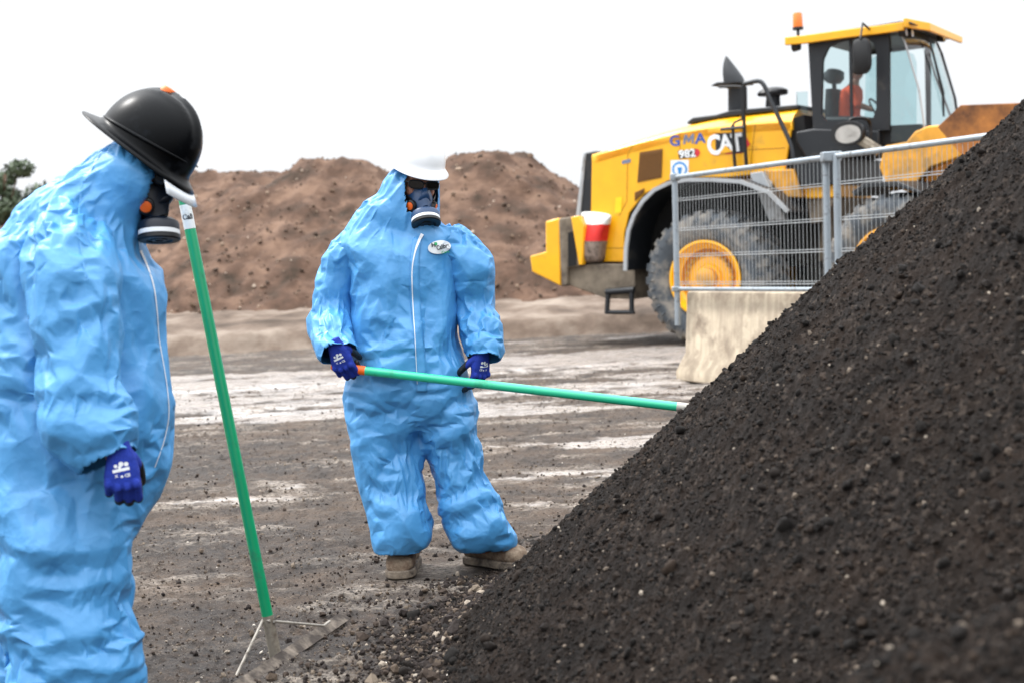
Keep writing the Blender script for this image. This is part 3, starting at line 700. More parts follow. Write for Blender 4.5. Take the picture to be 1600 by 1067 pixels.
def make_boot(root, g, fwd, label=None):
    """g ground point under the heel-to-toe middle"""
    X = nrm([fwd[0], fwd[1], 0]); Z = np.array([0, 0, 1.0]); Y = np.cross(Z, X); fr = Frame(g, X, Y, Z); fr.M = fr.M * np.array([1.0, 1.18, 1.10])
    def sec(x, w_, z0, z1, t=2.6): 
        return ell_ring([x, 0, (z0 + z1) / 2], np.array([0, w_, 0]), np.array([0, 0, (z1 - z0) / 2]), 24, t)
    up = rings([sec(-.150, .022, .03, .09), sec(-.142, .036, .02, .13), (sec(-.11, .042, .018, .15)), sec(-.06, .043, .018, .155), sec(-.01, .044, .018, .135), sec(.04, .049, .018, .105), sec(.09, .052, .018, .092), sec(.125, .049, .018, .086), sec(.148, .038, .02, .070), sec(.158, .020, .026, .052)])
    sh = tube([(-.085, 0, .08), (-.09, 0, .16), (-.095, 0, .25)], [.050, .047, .053], 20)
    V, F = voxel(join(up, sh), .006, 3); V = V + vnormals(V, F) * (.0022 * fbm(V, 28, 3))[:, None]
    b = build('boot', (fr(V), F), BOOT, root, smooth=180)
    o = [(-.152, .026), (-.145, .037), (-.11, .044), (-.05, .043), (0, .045), (.05, .052), (.1, .055), (.135, .049), (.155, .036), (.166, .018)]
    pl = [(x, y, 0) for x, y in o] + [(x, -y, 0) for x, y in o[::-1]]
    build('sole', fr_shape(fr, extrude(np.array(pl) + (0, 0, .001), (0, 0, .032))), SOLE, b, bevel=.006)
    build('pull_tab', fr_shape(fr, box((-.146, 0, .235), (.006, .022, .05))), SOLE, b)
    return b

def helmet_shell(fr, rx, ry, rz, brim, peak, ridge=True, exp=2.2, back=None):
    """dome + brim in head frame (y front, z up); brim(angle)->width"""
    n = 64; th = np.linspace(0, 2 * math.pi, n, endpoint=False); back = peak if back is None else back
    def ring_(k, z, extra=0):
        x = rx * k * np.cos(th); y = ry * k * np.sin(th); return np.stack([x, y, np.full(n, z)], 1)
    Rs = []
    for a in np.linspace(1.50, .0, 16):
        k = math.cos(a) ** (2 / exp) if a > 0 else 1; z = rz * math.sin(a) ** (2 / exp)
        r = ring_(max(k, .03), z)
        if ridge:   # three raised ribs front to back
            w_ = np.exp(-(r[:, 0] / (.018)) ** 2) + .6 * np.exp(-((np.abs(r[:, 0]) - .045) / .010) ** 2); r[:, 2] += w_ * (.006 if ridge is True else ridge) * math.sin(a) ** .5
        Rs.append(r)
    fr_ = np.clip(np.sin(th), 0, 1) ** 2; bk_ = np.clip(-np.sin(th), 0, 1) ** 2
    bw = brim + (peak - brim) * fr_ + (back - brim) * bk_
    for t, dz in ((.06, -.004), (.15, -.010), (.5, -.016), (1.0, -.024 - 0)):
        r = ring_(1, 0); r[:, 0] += np.cos(th) * bw * t; r[:, 1] += np.sin(th) * bw * t; r[:, 2] = dz - (fr_ * .012 * t) ; Rs.append(r)
    V, F = rings(Rs[::-1], caps=False); F.append(tuple(range(len(V) - n, len(V))))
    return fr(V), F

def respirator(root, fr, c, valve_side, text='', fsc=1.0, NAVY=None):
    NAVY = NAVY or MATS['navy_plastic']
    """half mask: c = centre of the face piece in the head frame"""
    c = np.asarray(c, float)
    ax = nrm([0, .80, -.52])
    secs = []
    for t, wx, wz in ((-.045, .058, .056), (-.02, .056, .054), (.01, .047, .046), (.035, .034, .034), (.05, .029, .028)):
        o = c + ax * t; e = ell_ring(o, np.array([wx, 0, 0]), np.cross([1, 0, 0], ax) * -wz, 32, 2.1)
        up_ = np.clip((e[:, 2] - o[2]) / wz, 0, 1); e[:, 0] = c[0] + (e[:, 0] - c[0]) * (1 - .50 * up_); e[:, 2] += up_ * wz * .25
        secs.append(e)
    V, F = rings(secs); m_ = build('respirator', fr_shape(fr, (V, F)), NAVY, root, smooth=60, bevel=0)
    nose = rings([ell_ring(c + (0, .018, .010), (.032, 0, 0), (0, .022, .01), 20), ell_ring(c + (0, .028, .038), (.019, 0, 0), (0, .014, .008), 20), ell_ring(c + (0, .018, .066), (.008, 0, 0), (0, .010, .005), 20)])
    build('nose_piece', fr_shape(fr, nose), NAVY, m_, smooth=180)
    fa = nrm([0, .62, -.78]); fc = c + np.array([0, .052, -.040])
    build('filter_housing', fr_shape(fr, lathe([(0, -.018), (.040 * fsc, -.018), (.057 * fsc, -.008), (.060 * fsc, 0), (.060 * fsc, .016), (.0585 * fsc, .018), (0, .018)], fc, fa, 40)), NAVY, m_, smooth=30)
    build('filter_band', fr_shape(fr, lathe([(.058 * fsc, .0165), (.0605 * fsc, .0185), (.0605 * fsc, .030), (.058 * fsc, .032)], fc, fa, 40)), WHT, m_, smooth=30)
    pf = [(.059 * fsc, .0305), (.062 * fsc, .033), (.062 * fsc, .043), (.058 * fsc, .047), (.040 * fsc, .047), (.036 * fsc, .043), (.026 * fsc, .043), (.022 * fsc, .047), (.014 * fsc, .047), (.011 * fsc, .043), (0, .043)]
    build('filter', fr_shape(fr, lathe(pf, fc, fa, 40)), BLK, m_, smooth=25)
    for s in (-1, 1):
        va = nrm([s * .86, .5, -.1]); vc = c + np.array([s * .047, .010, -.012])
        v = build('valve', fr_shape(fr, lathe([(0, -.03), (.024, -.028), (.025, .010), (.020, .013), (0, .013)], vc, va, 24)), BLK, m_, smooth=30)
        build('valve_disc', fr_shape(fr, lathe([(.0165, .0125), (.0165, .0155), (.014, .0165), (0, .0165)], vc, va, 24)), ORG, v, smooth=30)
        st = [fr(p) for p in smooth_path([c + (s * .050, .0, .01), c + (s * .072, -.04, .025), c + (s * .082, -.085, .045)], 4)]
        sw = []
        for i, p in enumerate(st):
            t = nrm(st[min(i + 1, len(st) - 1)] - st[max(0, i - 1)]); up = nrm(fr.M[:, 2] - t * (fr.M[:, 2] @ t)); sd_ = np.cross(t, up); sw.append(ell_ring(p, up * .008, sd_ * .0022, 10, 4))
        build('strap', rings(sw), BLK, m_, smooth=40)
    return m_

def glasses(root, fr, c, hw=.031, hh=.0165, side=.075, lensmat=LENS):
    sh = []; ls = []
    for s in (-1, 1):
        o = np.array([c[0] + s * .036, c[1], c[2]]); a = np.array([math.cos(s * .22), -abs(math.sin(.22)) * 1, 0]) if s > 0 else np.array([math.cos(.22), math.sin(.22), 0])
        rg = ell_ring(o, a * hw, np.array([0, -.12, 1]) * hh, 28, 3.2)
        sh.append(tube(list(rg) + [rg[0]], .0028, 8, caps=False)); ls.append((np.concatenate([rg * .97 + o * .03, rg * .97 + o * .03 - (0, .002, 0)]), extrude(rg, (0, -.002, 0))[1]))
        sh.append(tube([o + a * hw * s + (0, 0, .008), (s * side, c[1] - .03, c[2] + .006), (s * (side + .003), c[1] - .11, c[2])], .003, 8))
    sh.append(tube([(-.008, c[1] + .001, c[2] + .006), (0, c[1] + .004, c[2] + .009), (.008, c[1] + .001, c[2] + .006)], .0025, 8))
    g = build('glasses', fr_shape(fr, join(*sh)), BLK, root, smooth=60)
    build('lens', fr_shape(fr, ls[0]), lensmat, g); build('lens', fr_shape(fr, ls[1]), lensmat, g)
    return g

def head_shape():
    sk = ellipsoid((0, -.01, .03), (.076, .096, .098)); jaw = ellipsoid((0, .018, -.055), (.056, .066, .066)); ch = ellipsoid((0, .055, -.095), (.024, .024, .020))
    nose = join(tube([(0, .082, .025), (0, .100, -.005), (0, .110, -.022)], [.010, .012, .015], 12, round_ends=True), ellipsoid((.012, .098, -.026), (.011, .013, .010)), ellipsoid((-.012, .098, -.026), (.011, .013, .010)))
    brow = tube([(-.045, .070, .033), (0, .086, .036), (.045, .070, .033)], [.010, .013, .010], 10, round_ends=True)
    lips = join(tube([(-.024, .080, -.056), (0, .090, -.052), (.024, .080, -.056)], [.005, .008, .005], 8, round_ends=True), tube([(-.022, .079, -.064), (0, .088, -.067), (.022, .079, -.064)], [.005, .008, .005], 8, round_ends=True))
    ck = join(ellipsoid((.038, .055, -.02), (.026, .028, .03)), ellipsoid((-.038, .055, -.02), (.026, .028, .03)))
    ears = join(ellipsoid((.078, -.012, .0), (.010, .020, .034)), ellipsoid((-.078, -.012, .0), (.010, .020, .034)))
    eyes = join(ellipsoid((.031, .070, .012), (.014, .013, .010)), ellipsoid((-.031, .070, .012), (.014, .013, .010)))
    return join(sk, jaw, ch, nose, brow, lips, ck, ears, eyes)

def coverall(root, shapes, head, cuts, seed, vox=.0098, face=(.068, .10, -.01), **kw):
    base = voxel(join(*shapes), vox, 6, .5); V, F = base
    L = head.inv(V); keep = ~((L[:, 1] > .0) & ((L[:, 0] / face[0]) ** 2 + ((L[:, 2] - face[2]) / face[1]) ** 2 < 1))
    axis = np.zeros((len(V), 3)); gr = np.full(len(V), .05); fz = np.zeros(len(V))
    for c in cuts:   # (point, outward dir, radius): open end
        o, d = np.asarray(c[0]), nrm(c[1]); near_ = np.linalg.norm(V - o, axis=1) < c[2]; keep &= ~(near_ & (((V - o) @ d) > 0))
    return base, keep
# ---------------------------------------------------------------- shared person pieces
def seg_field(V, segs, default=(0, 0, 1)):
    """nearest limb axis direction and distance ratio for the fold direction and amount"""
    best = np.full(len(V), 1e9); ax = np.tile(np.array(default, float), (len(V), 1)); gg = np.zeros(len(V)); ll = np.zeros(len(V))
    for a, b_, rad, g0, g1, lim in segs:
        a, b_ = np.asarray(a), np.asarray(b_); d = b_ - a; t = np.clip(((V - a) @ d) / (d @ d), 0, 1)
        q = np.linalg.norm(V - (a + t[:, None] * d), axis=1) / rad; m_ = q < best
        best = np.where(m_, q, best); ax[m_] = nrm(d); gg = np.where(m_, g0 + (g1 - g0) * t, gg); ll = np.where(m_, lim, ll)
    return ax, gg, ll
FACETS = 1750; GROW = (.6, .65, .6); FOLD = 2.2; SHARP = 1.15
def draw_folds(V, N, strokes, scale=1.0):
    """named folds of the garment: each a crest (+) or a crease (-) along a line, with a sharp ridge and straight flanks"""
    px, py, dd = proj_many(V); vis = (N * (CAM - V)).sum(1) > 0; H = np.zeros(len(V))
    for am, w_, pts in strokes:
        P = np.array(smooth_path([np.array(p, float) for p in pts], 4)); best = np.full(len(V), 1e9); tt = np.zeros(len(V)); n_ = len(P) - 1
        for i in range(n_):
            a, b_ = P[i], P[i + 1]; d = b_ - a; t = np.clip(((px - a[0]) * d[0] + (py - a[1]) * d[1]) / (d @ d), 0, 1)
            q = np.hypot(px - a[0] - t * d[0], py - a[1] - t * d[1]); m_ = q < best; best = np.where(m_, q, best); tt = np.where(m_, (i + t) / n_, tt)
        H += am * .001 * np.exp(-best / w_) * np.clip(np.sin(np.clip(tt, .04, .96) * math.pi), 0, 1) ** .6 * (best < w_ * 6)
    return H * vis * scale
def proj_many(V):
    P = V - CAM; d = P @ CF; return CX + FPX * (P @ CR) / d, CY - FPX * (P @ CU) / d, d
def sim_piece(shapes, head, opens, segs, seed, face, vox, strokes=(), stretch=.7):
    V0, F = voxel(join(*shapes), vox, 2, .5)
    F = [q if len(q) == 4 else (q[0], q[1], q[2], q[2]) for q in F]
    def fields(V):
        ax, gg, ll = seg_field(V, segs)
        rot = np.stack([fbm(V + 19 * k + seed, 2.6, 2) for k in range(3)], 1) * 2.4; ax = ax + rot; ax /= np.linalg.norm(ax, axis=1)[:, None]
        gg = gg * (.25 + 1.3 * ss(fbm(V + 44 + seed * 2, 3.4, 2), -.25, .40)); fz = np.zeros(len(V)); L = head.inv(V); hd = np.linalg.norm(L, axis=1)
        e_ = ((L[:, 0] - face[3]) / face[0]) ** 2 + ((L[:, 2] - face[2]) / face[1]) ** 2
        fz = np.maximum(fz, (1 - ss(np.abs(np.sqrt(e_) - 1), .0, .25)) * (L[:, 1] > 0) * .6); gg = np.where(hd < .17, .025, gg)
        for o, d, rad in opens:
            t = (V - o) @ nrm(d); nr = np.linalg.norm(V - o, axis=1); fz = np.maximum(fz, (1 - ss(np.abs(t), 0, .03)) * (nr < rad) * .5)
        keep = ~((L[:, 1] > .0) & (e_ < 1))
        for o, d, rad in opens: keep &= ~(((V - o) @ nrm(d) > 0) & (np.linalg.norm(V - o, axis=1) < rad))
        return ax, gg, ll, fz, keep, hd
    ax, gg, ll, fz, keep, hd = fields(V0); N = vnormals(V0, F)
    fo = folds(V0, N, [(a, b_, rad, FOLD * (.45 + g0 * 4), FOLD * (.45 + g1 * 4), lim) for a, b_, rad, g0, g1, lim in segs], seed)
    P = V0 + N * (fo * (1 - fz) * np.where(hd < .17, .4, 1))[:, None]
    P = relax(P, V0, F, gg * GROW[0], ax, 240, bend=.022, gravity=.00012, tether=.014, lim_in=ll * 2.0, lim_out=ll * .9, freeze=fz)
    for it, bd_, g_, te in ((110, .012, GROW[1], .006), (45, .008, GROW[2], .004)):
        P, F, V0 = subd(P, F, V0); ax, gg, ll, fz, keep, hd = fields(V0)
        if it == 110 and strokes: dn = vnormals(V0, F); P = P + dn * draw_folds(V0, dn, strokes, 1.6)[:, None]
        P = relax(P, V0, F, gg * g_, ax, it, bend=bd_, gravity=.00004, lim_in=ll * 2.0, lim_out=ll * .95, freeze=fz, tether=te, across=.5)
    N = vnormals(P, F); wp = np.stack([fbm(V0 + 61 * k + seed, 4, 2) for k in range(3)], 1) * .09; Q = (V0 + wp) * np.array([1, 1, stretch])
    ms = .45 + .55 * ss(fbm(V0 + 150 + seed, 4.5, 2), -.3, .3); sm = (1 - fz) * np.where(hd < .17, .45, 1)
    h = .026 * (worley(Q / .20, seed) - .30) * ms + .014 * (worley((Q + 3) / .105, seed + 1) - .3)
    P = P + N * (h * sm * SHARP)[:, None]
    area = np.linalg.norm(np.cross(*(lambda q: (P[q[:, 2]] - P[q[:, 0]], P[q[:, 3]] - P[q[:, 1]]))(np.array(F))), axis=1).sum() / 2
    P, F = facet(P, F, FACETS * area)
    fz = fields(P)[3:5]; P = P + vnormals(P, F) * (.0012 * fbm(P, 22, 2))[:, None]
    return cut((P, F), fz[1])
def finish_suit(root, main, sleeves, head, opens, segs, seed, face, vox=.0215, strokes=()):
    ob = None; allsh = []
    for i, (shp, sg) in enumerate([(main, segs[:4])] + [([s_], sg_) for s_, sg_ in zip(sleeves, (segs[4:6], segs[6:8]))]):
        sh = sim_piece(shp, head, opens[:2] if i == 0 else opens[1 + i:2 + i], sg, seed + i * 3, face, vox if i == 0 else .022, strokes); allsh.append(sh)
        o = build('sleeve' if i else 'coverall', sh, SUIT, ob if i else root, smooth=180); ob = ob or o
        md = o.modifiers.new('cloth', 'SOLIDIFY'); md.thickness = .0016; md.offset = -1
    V, F = join(*allsh)
    return ob, BVHTree.FromPolygons([tuple(v) for v in V], F), None
def surf(bv, px, py, off=.002, fallback=6.0):
    d = Vector(ray(px, py)).normalized(); h = bv.ray_cast(Vector(CAM), d, 30)
    if h[0] is None: return W(px, py, fallback)
    return np.array(h[0]) - np.array(d) * off
def strip_on(bv, pts, hw, off=.003, k=10, thick=.002, fb=6.0):
    """ribbon that follows the surface under a pixel polyline; hw half width in px (list ok)"""
    P = np.array(smooth_path([np.array(p, float) for p in pts], k)); hw = np.interp(np.linspace(0, 1, len(P)), np.linspace(0, 1, len(hw)), hw) if hasattr(hw, '__len__') else np.full(len(P), hw)
    rows = []
    for i, p in enumerate(P):
        t = P[min(i + 1, len(P) - 1)] - P[max(0, i - 1)]; t /= np.linalg.norm(t); n_ = np.array([-t[1], t[0]])
        rows.append([surf(bv, *(p + n_ * hw[i] * s), off=off, fallback=fb) for s in (-1, -.4, .4, 1)])
    A = np.array(rows); 
    for _ in range(3): A[1:-1] = (A[:-2] + A[1:-1] * 2 + A[2:]) / 4
    n_, m_ = A.shape[:2]; V = A.reshape(-1, 3); F = [(i * m_ + j, i * m_ + j + 1, (i + 1) * m_ + j + 1, (i + 1) * m_ + j) for i in range(n_ - 1) for j in range(m_ - 1)]
    return V, F

# ================================================================== MAN IN THE MIDDLE
D1 = 6.05
g1 = ground_hit(660, 895)
man = thing('person', (g1[0], g1[1], 0), 'standing man in blue coverall and white hard hat holding a green handle across his hips', 'person', 'workers in blue coveralls and respirators')
hf1 = head_frame(W(650, 288, D1 - .02), camvec(.40, -.26, -.88), camvec(.14, .95, -.25))
torso = limb([(650, 246, D1, 32, .085), (646, 268, D1, 41, .115), (640, 290, D1, 48, .130), (637, 310, D1, 50, .135), (634, 324, D1, 56, .14), (627, 337, D1, 77, .145), (628, 357, D1, 98, .16), (631, 400, D1, 92, .175), (632, 440, D1, 86, .185), (631, 480, D1, 85, .195), (633, 520, D1, 87, .20), (636, 560, D1, 93, .20), (638, 600, D1, 99, .19), (642, 640, D1, 101, .175), (645, 660, D1, 92, .14)], 48)
legL = limb([(596, 630, D1, 54, .15), (601, 690, D1 - .01, 52, .145), (606, 730, D1 - .03, 52, .14), (617, 770, D1 - .05, 49, .135), (625, 805, D1 - .07, 48, .13), (627, 832, D1 - .08, 46, .12), (630, 848, D1 - .08, 38, .10), (634, 858, D1 - .08, 27, .08), (636, 866, D1 - .08, 23, .075)])
legR = limb([(696, 630, D1, 50, .15), (706, 680, D1, 43, .145), (719, 725, D1 - .01, 41, .14), (734, 775, D1 - .02, 47, .135), (747, 812, D1 - .03, 50, .135), (756, 832, D1 - .03, 50, .12), (758, 845, D1 - .03, 43, .10), (757, 855, D1 - .03, 33, .08), (756, 863, D1 - .03, 27, .075)])
armL = limb([(578, 362, D1, 30, .10), (550, 378, D1, 34, .105), (533, 405, D1, 35, .10), (523, 440, D1 + .02, 34, .095), (517, 475, D1 + .0, 35, .095), (516, 503, D1 - .06, 35, .095), (522, 527, D1 - .18, 33, .085), (529, 543, D1 - .24, 27, .070), (533, 555, D1 - .26, 22, .06)])
armR = limb([(690, 362, D1, 30, .10), (722, 380, D1, 34, .105), (735, 408, D1, 33, .10), (741, 445, D1 + .02, 31, .095), (746, 485, D1 + .0, 34, .095), (752, 517, D1 - .06, 34, .09), (756, 540, D1 - .10, 29, .07), (754, 556, D1 - .13, 22, .052), (753, 562, D1 - .13, 21, .05)])
def Wd(x, y, d=0): return W(x, y, D1 + d)
opens = [(Wd(636, 860, -.08), (0, 0, -1), .2), (Wd(756, 857, -.03), (0, 0, -1), .2), (Wd(532, 549, -.25), Wd(537, 566, -.28) - Wd(529, 543, -.24), .13), (Wd(753, 558, -.13), Wd(753, 570, -.14) - Wd(755, 545, -.11), .12)]
segs = [(Wd(632, 340), Wd(632, 440), .24, .05, .06, .022), (Wd(632, 440), Wd(636, 600), .25, .07, .12, .028), (Wd(605, 640), Wd(627, 860, -.07), .14, .12, .16, .032), (Wd(695, 640), Wd(755, 860, -.03), .14, .12, .16, .032),
        (Wd(565, 370), Wd(517, 480), .10, .09, .14, .024), (Wd(517, 480), Wd(530, 550, -.18), .10, .18, .14, .026), (Wd(705, 370), Wd(746, 480), .10, .09, .14, .024), (Wd(746, 480), Wd(755, 558, -.13), .10, .18, .14, .026)]
ST1 = [(-26, 8, [(580, 326), (600, 343), (632, 356), (655, 366)]), (14, 8, [(584, 312), (606, 330), (636, 345)]), (-16, 9, [(560, 440), (590, 420), (612, 395)]), (15, 10, [(563, 458), (600, 437), (622, 400)]), (-12, 8, [(575, 475), (605, 440)]), (13, 11, [(600, 400), (607, 470), (603, 540)]), (-14, 10, [(622, 420), (614, 500), (590, 545)]), (14, 10, [(672, 400), (690, 460), (700, 520)]),
  (-14, 10, [(682, 420), (668, 480), (674, 540)]), (15, 9, [(560, 545), (600, 538), (640, 525)]), (-16, 9, [(555, 558), (600, 553), (638, 542)]), (-18, 11, [(676, 550), (718, 536), (712, 500)]), (13, 9, [(675, 520), (702, 500)]), (15, 11, [(545, 375), (575, 390), (590, 430)]), (-15, 9, [(535, 392), (562, 420)]),
  (-14, 9, [(706, 358), (700, 400), (706, 450)]), (13, 10, [(735, 375), (722, 400), (728, 440)]), (15, 8, [(491, 452), (520, 440), (552, 455)]), (-15, 8, [(487, 470), (520, 462), (554, 478)]), (16, 8, [(483, 492), (515, 482), (548, 498)]), (-16, 8, [(483, 510), (515, 504), (548, 515)]), (14, 8, [(488, 527), (515, 526), (548, 535)]), (-12, 8, [(520, 400), (545, 440)]),
  (15, 8, [(712, 455), (740, 440), (770, 452)]), (-15, 8, [(712, 470), (745, 462), (778, 480)]), (16, 8, [(715, 500), (745, 480), (780, 500)]), (-16, 8, [(720, 522), (750, 507), (784, 520)]), (15, 8, [(735, 540), (760, 520), (784, 535)]),
  (-20, 11, [(654, 662), (620, 640), (568, 650)]), (18, 11, [(655, 682), (610, 667), (558, 690)]), (-16, 10, [(655, 702), (620, 707), (578, 745)]), (16, 10, [(545, 650), (585, 690), (614, 717)]), (-20, 12, [(600, 622), (640, 645), (655, 692)]), (-18, 11, [(665, 662), (700, 657), (742, 642)]), (18, 11, [(668, 682), (705, 674), (748, 655)]), (13, 9, [(690, 640), (737, 655)]),
  (-20, 11, [(570, 752), (610, 765), (645, 777), (670, 768)]), (18, 11, [(578, 772), (615, 787), (662, 792)]), (-15, 9, [(588, 800), (622, 812)]), (20, 12, [(590, 845), (625, 812), (655, 772)]), (18, 10, [(602, 862), (622, 838), (640, 802)]), (-16, 9, [(645, 862), (638, 832)]),
  (-18, 11, [(688, 772), (720, 762), (757, 740)]), (18, 11, [(690, 788), (725, 782), (768, 757)]), (-18, 10, [(698, 802), (735, 802), (778, 782)]), (20, 11, [(705, 822), (740, 827), (792, 802)]), (-16, 9, [(722, 853), (735, 827)]), (18, 10, [(745, 856), (752, 827), (745, 800)])]
suit1, bv1, _ = finish_suit(man, [torso, legL, legR], [armL, armR], hf1, opens, segs, 1, (.080, .110, -.015, -.004), strokes=ST1)
# body inside: one continuous surface from head to ankles and wrists
def body_of(root, hf, parts):
    sh = [fr_shape(hf, head_shape())] + parts; V, F = voxel(join(*sh), .0065, 4, .5)
    return build('body', (V, F), SKIN, root, smooth=180)
T_ = lambda P, r: tube([np.asarray(p) for p in P], r, 16, round_ends=True)
body_of(man, hf1, [T_([hf1((0, -.02, -.05)), Wd(636, 345, .03), Wd(632, 370)], [.055, .058, .08]), T_([Wd(590, 372, .03), Wd(632, 365, .03), Wd(680, 372, .03)], [.055, .08, .055]), T_([Wd(632, 380), Wd(632, 480), Wd(638, 600)], [.12, .12, .13]),
    T_([Wd(612, 620), Wd(610, 740, -.03), Wd(633, 858, -.08)], [.075, .055, .036]), T_([Wd(672, 620), Wd(715, 740, .0), Wd(756, 852, -.03)], [.075, .055, .036]),
    T_([Wd(560, 382, .02), Wd(519, 480, .02), Wd(530, 540, -.19)], [.045, .038, .022]), T_([Wd(712, 382, .02), Wd(746, 480, .02), Wd(754, 545, -.11)], [.045, .038, .026])])
# zip flap with white edge, waist seam, badge
zp = [(652, 372), (649, 400), (648, 440), (650, 480), (654, 520), (657, 560), (659, 590), (659, 612)]
fl = build('zip_flap', strip_on(bv1, zp, [6.5, 7, 7.5, 8, 8, 8, 8, 8], .004), SUIT, suit1, smooth=180); md = fl.modifiers.new('s', 'SOLIDIFY'); md.thickness = .0025; md.offset = -1
zw = [(660, 366), (654, 378), (648, 396), (644, 420), (644, 450), (646, 490), (648, 520), (650, 560), (652, 600)]
build('zip_edge', strip_on(bv1, zw, [2.6, 1.8, 1.0, .8, .8, .6, .5, .4], .006), WHT, suit1, smooth=180)
def on_suit(bv, shape, c, rot=0, off=.004, fb=6.0, slant=0.0):
    V, F = shape; ca, sa = math.cos(rot), math.sin(rot); out = []
    for x, y, z in V:
        px = c[0] + x * ca + y * sa; py = c[1] - (y * ca - x * sa); out.append(surf(bv, px, py, off - z * .0005, fb))
    return np.array(out), F
el = [(x, y, 0) for x, y in zip(*[f(np.linspace(0, 6.283, 36, endpoint=False)) for f in (np.cos, np.sin)])]
def grid_ellipse(a, b_):
    V = [(0, 0, 0)]; F = []; n_ = 36
    for k in (1, 2, 3):
        V += [(x * a * k / 3, y * b_ * k / 3, 0) for x, y, _ in el]
    F = [(0, 1 + i, 1 + (i + 1) % n_) for i in range(n_)]
    for k in (0, 1):
        for i in range(n_): F.append((1 + k * n_ + i, 1 + (k + 1) * n_ + i, 1 + (k + 1) * n_ + (i + 1) % n_, 1 + k * n_ + (i + 1) % n_))
    return np.array(V, float), F
INK = mat('dark_ink', '24282e', .6); GINK = mat('green_ink', '35a86a', .6)
bd = build('chest_badge', on_suit(bv1, grid_ellipse(18, 10.5), (686.5, 386.5), R(-8), .006), WHT, suit1, smooth=180)
def smear(t): return t
build('badge_lettering', join(on_suit(bv1, text_shape('Calibra', 10, .18, width=20), (692, 385.5), R(-14), .009), on_suit(bv1, text_shape('H', 9, .35), (677.3, 383), R(-8), .009)), INK, bd)
build('badge_emblem', on_suit(bv1, grid_ellipse(2.2, 2.6), (681, 381.4), 0, .0095), GINK, bd)
build('badge_lettering', on_suit(bv1, text_shape('Care', 6, .08), (696, 394), R(-10), .009), GINK, bd)
# head gear
respirator(man, hf1, (0, .094, -.066), 1)
glasses(man, hf1, (0, .098, .012))
HW = mat('white_shell', 'f4f6f8', .3, coat=.4, var=.01)
hfh = Frame(hf1((0, -.012, .092)), hf1.M[:, 0], hf1.M @ nrm([0, .98, -.08]), hf1.M @ nrm([0, .08, .98]))
hh = build('hard_hat', helmet_shell(hfh, .112, .138, .130, .010, .048, back=.012), HW, man, smooth=60); md = hh.modifiers.new('s', 'SOLIDIFY'); md.thickness = .003; md.offset = 1
build('ratchet_band', fr_shape(hfh, join(tube([(.075, -.11, -.03), (.03, -.135, -.05), (-.03, -.135, -.05), (-.075, -.11, -.03)], .009, 10), box((0, -.140, -.052), (.055, .02, .03)))), BLK, hh, smooth=50)
# hands
PA, PB = W(541, 575.5, 5.84), W(1059, 635, 5.62)
pd = nrm(PB - PA)
fistX = camvec(.38, -1, .18); hp = PA + pd * .005
Yh = nrm(pd - fistX * (pd @ fistX)); Zh = np.cross(fistX, Yh)
make_hand(man, hp - fistX * .108 + Zh * .027, fistX, Yh, True, (30, 92, 68), thumb=(60, 45), scale=1.1)
lx = camvec(-.10, -1, .08); ly = camvec(-.75, .05, -.66)
make_hand(man, W(753, 553, 5.93), lx, ly, False, [(22, 30, 22), (34, 40, 25), (42, 45, 28), (50, 50, 30)], thumb=(30, 20), scale=1.06)
bg1 = ground_hit(631, 902); make_boot(man, bg1 + np.array([0, .10, 0]) + (.0, .0, .006), (-.12, -1))
bg2 = ground_hit(757, 890); make_boot(man, bg2 + np.array([.045, .05, .006]), (.80, -.62))

# green pole in his hands: a rake whose head is sunk in the heap
rk = thing('rake', PA, 'mint green handled rake with orange end cap held by the man in the white hat', 'rake', 'green handled rakes')
build('handle', tube([PA + pd * .077, PA + pd * .6, PB], .0182, 24), GREENL, rk, smooth=60)
build('end_cap', tube([PA - pd * .05, PA + pd * .0, PA + pd * .078], [.0165, .0195, .0195], 24, round_ends=True), mat('cap_orange', 'ee6a14', .45), rk, smooth=50)
build('ferrule', tube([PB - pd * .004, PB + pd * .02, PB + pd * .22], [.0188, .0188, .012], 20), mat('pale_metal', 'b9b6ac', .6, dirt='5b5048', dirt_amt=.4), rk, smooth=60)

# ================================================================== MAN ON THE LEFT
D2 = 4.15
g2 = W(110, 1140, D2)
man2 = thing('person', (g2[0], g2[1], 0), 'man in blue coverall and black hard hat seen from the side with bowed head', 'person', 'workers in blue coveralls and respirators')
def Wm(x, y, d=0): return W(x, y, D2 + d)
hf2 = head_frame(Wm(218, 262), camvec(.80, -.55, -.22), camvec(.52, .84, -.02))
torso2 = limb([(231, 226, D2, 46, .10), (220, 238, D2, 60, .13), (207, 257, D2, 67, .14), (180, 278, D2, 70, .14), (152, 305, D2, 82, .17), (130, 340, D2, 108, .21), (116, 385, D2, 130, .235), (110, 440, D2, 138, .235), (108, 500, D2, 142, .23), (110, 560, D2, 146, .235), (113, 620, D2, 150, .24), (112, 670, D2, 152, .24), (104, 720, D2, 145, .235), (96, 770, D2, 128, .23), (92, 810, D2, 112, .21)], 48)
legN = limb([(95, 760, D2 - .10, 108, .15), (98, 830, D2 - .12, 101, .16), (102, 890, D2 - .13, 102, .155), (103, 945, D2 - .13, 101, .15), (110, 1000, D2 - .14, 103, .15), (117, 1050, D2 - .14, 101, .145), (120, 1090, D2 - .14, 96, .135), (122, 1112, D2 - .14, 72, .11), (124, 1124, D2 - .14, 50, .085)])
legF = limb([(92, 770, D2 + .12, 98, .14), (85, 860, D2 + .14, 90, .14), (70, 960, D2 + .16, 84, .14), (60, 1040, D2 + .17, 80, .13), (58, 1080, D2 + .17, 70, .12), (60, 1100, D2 + .17, 46, .09)])
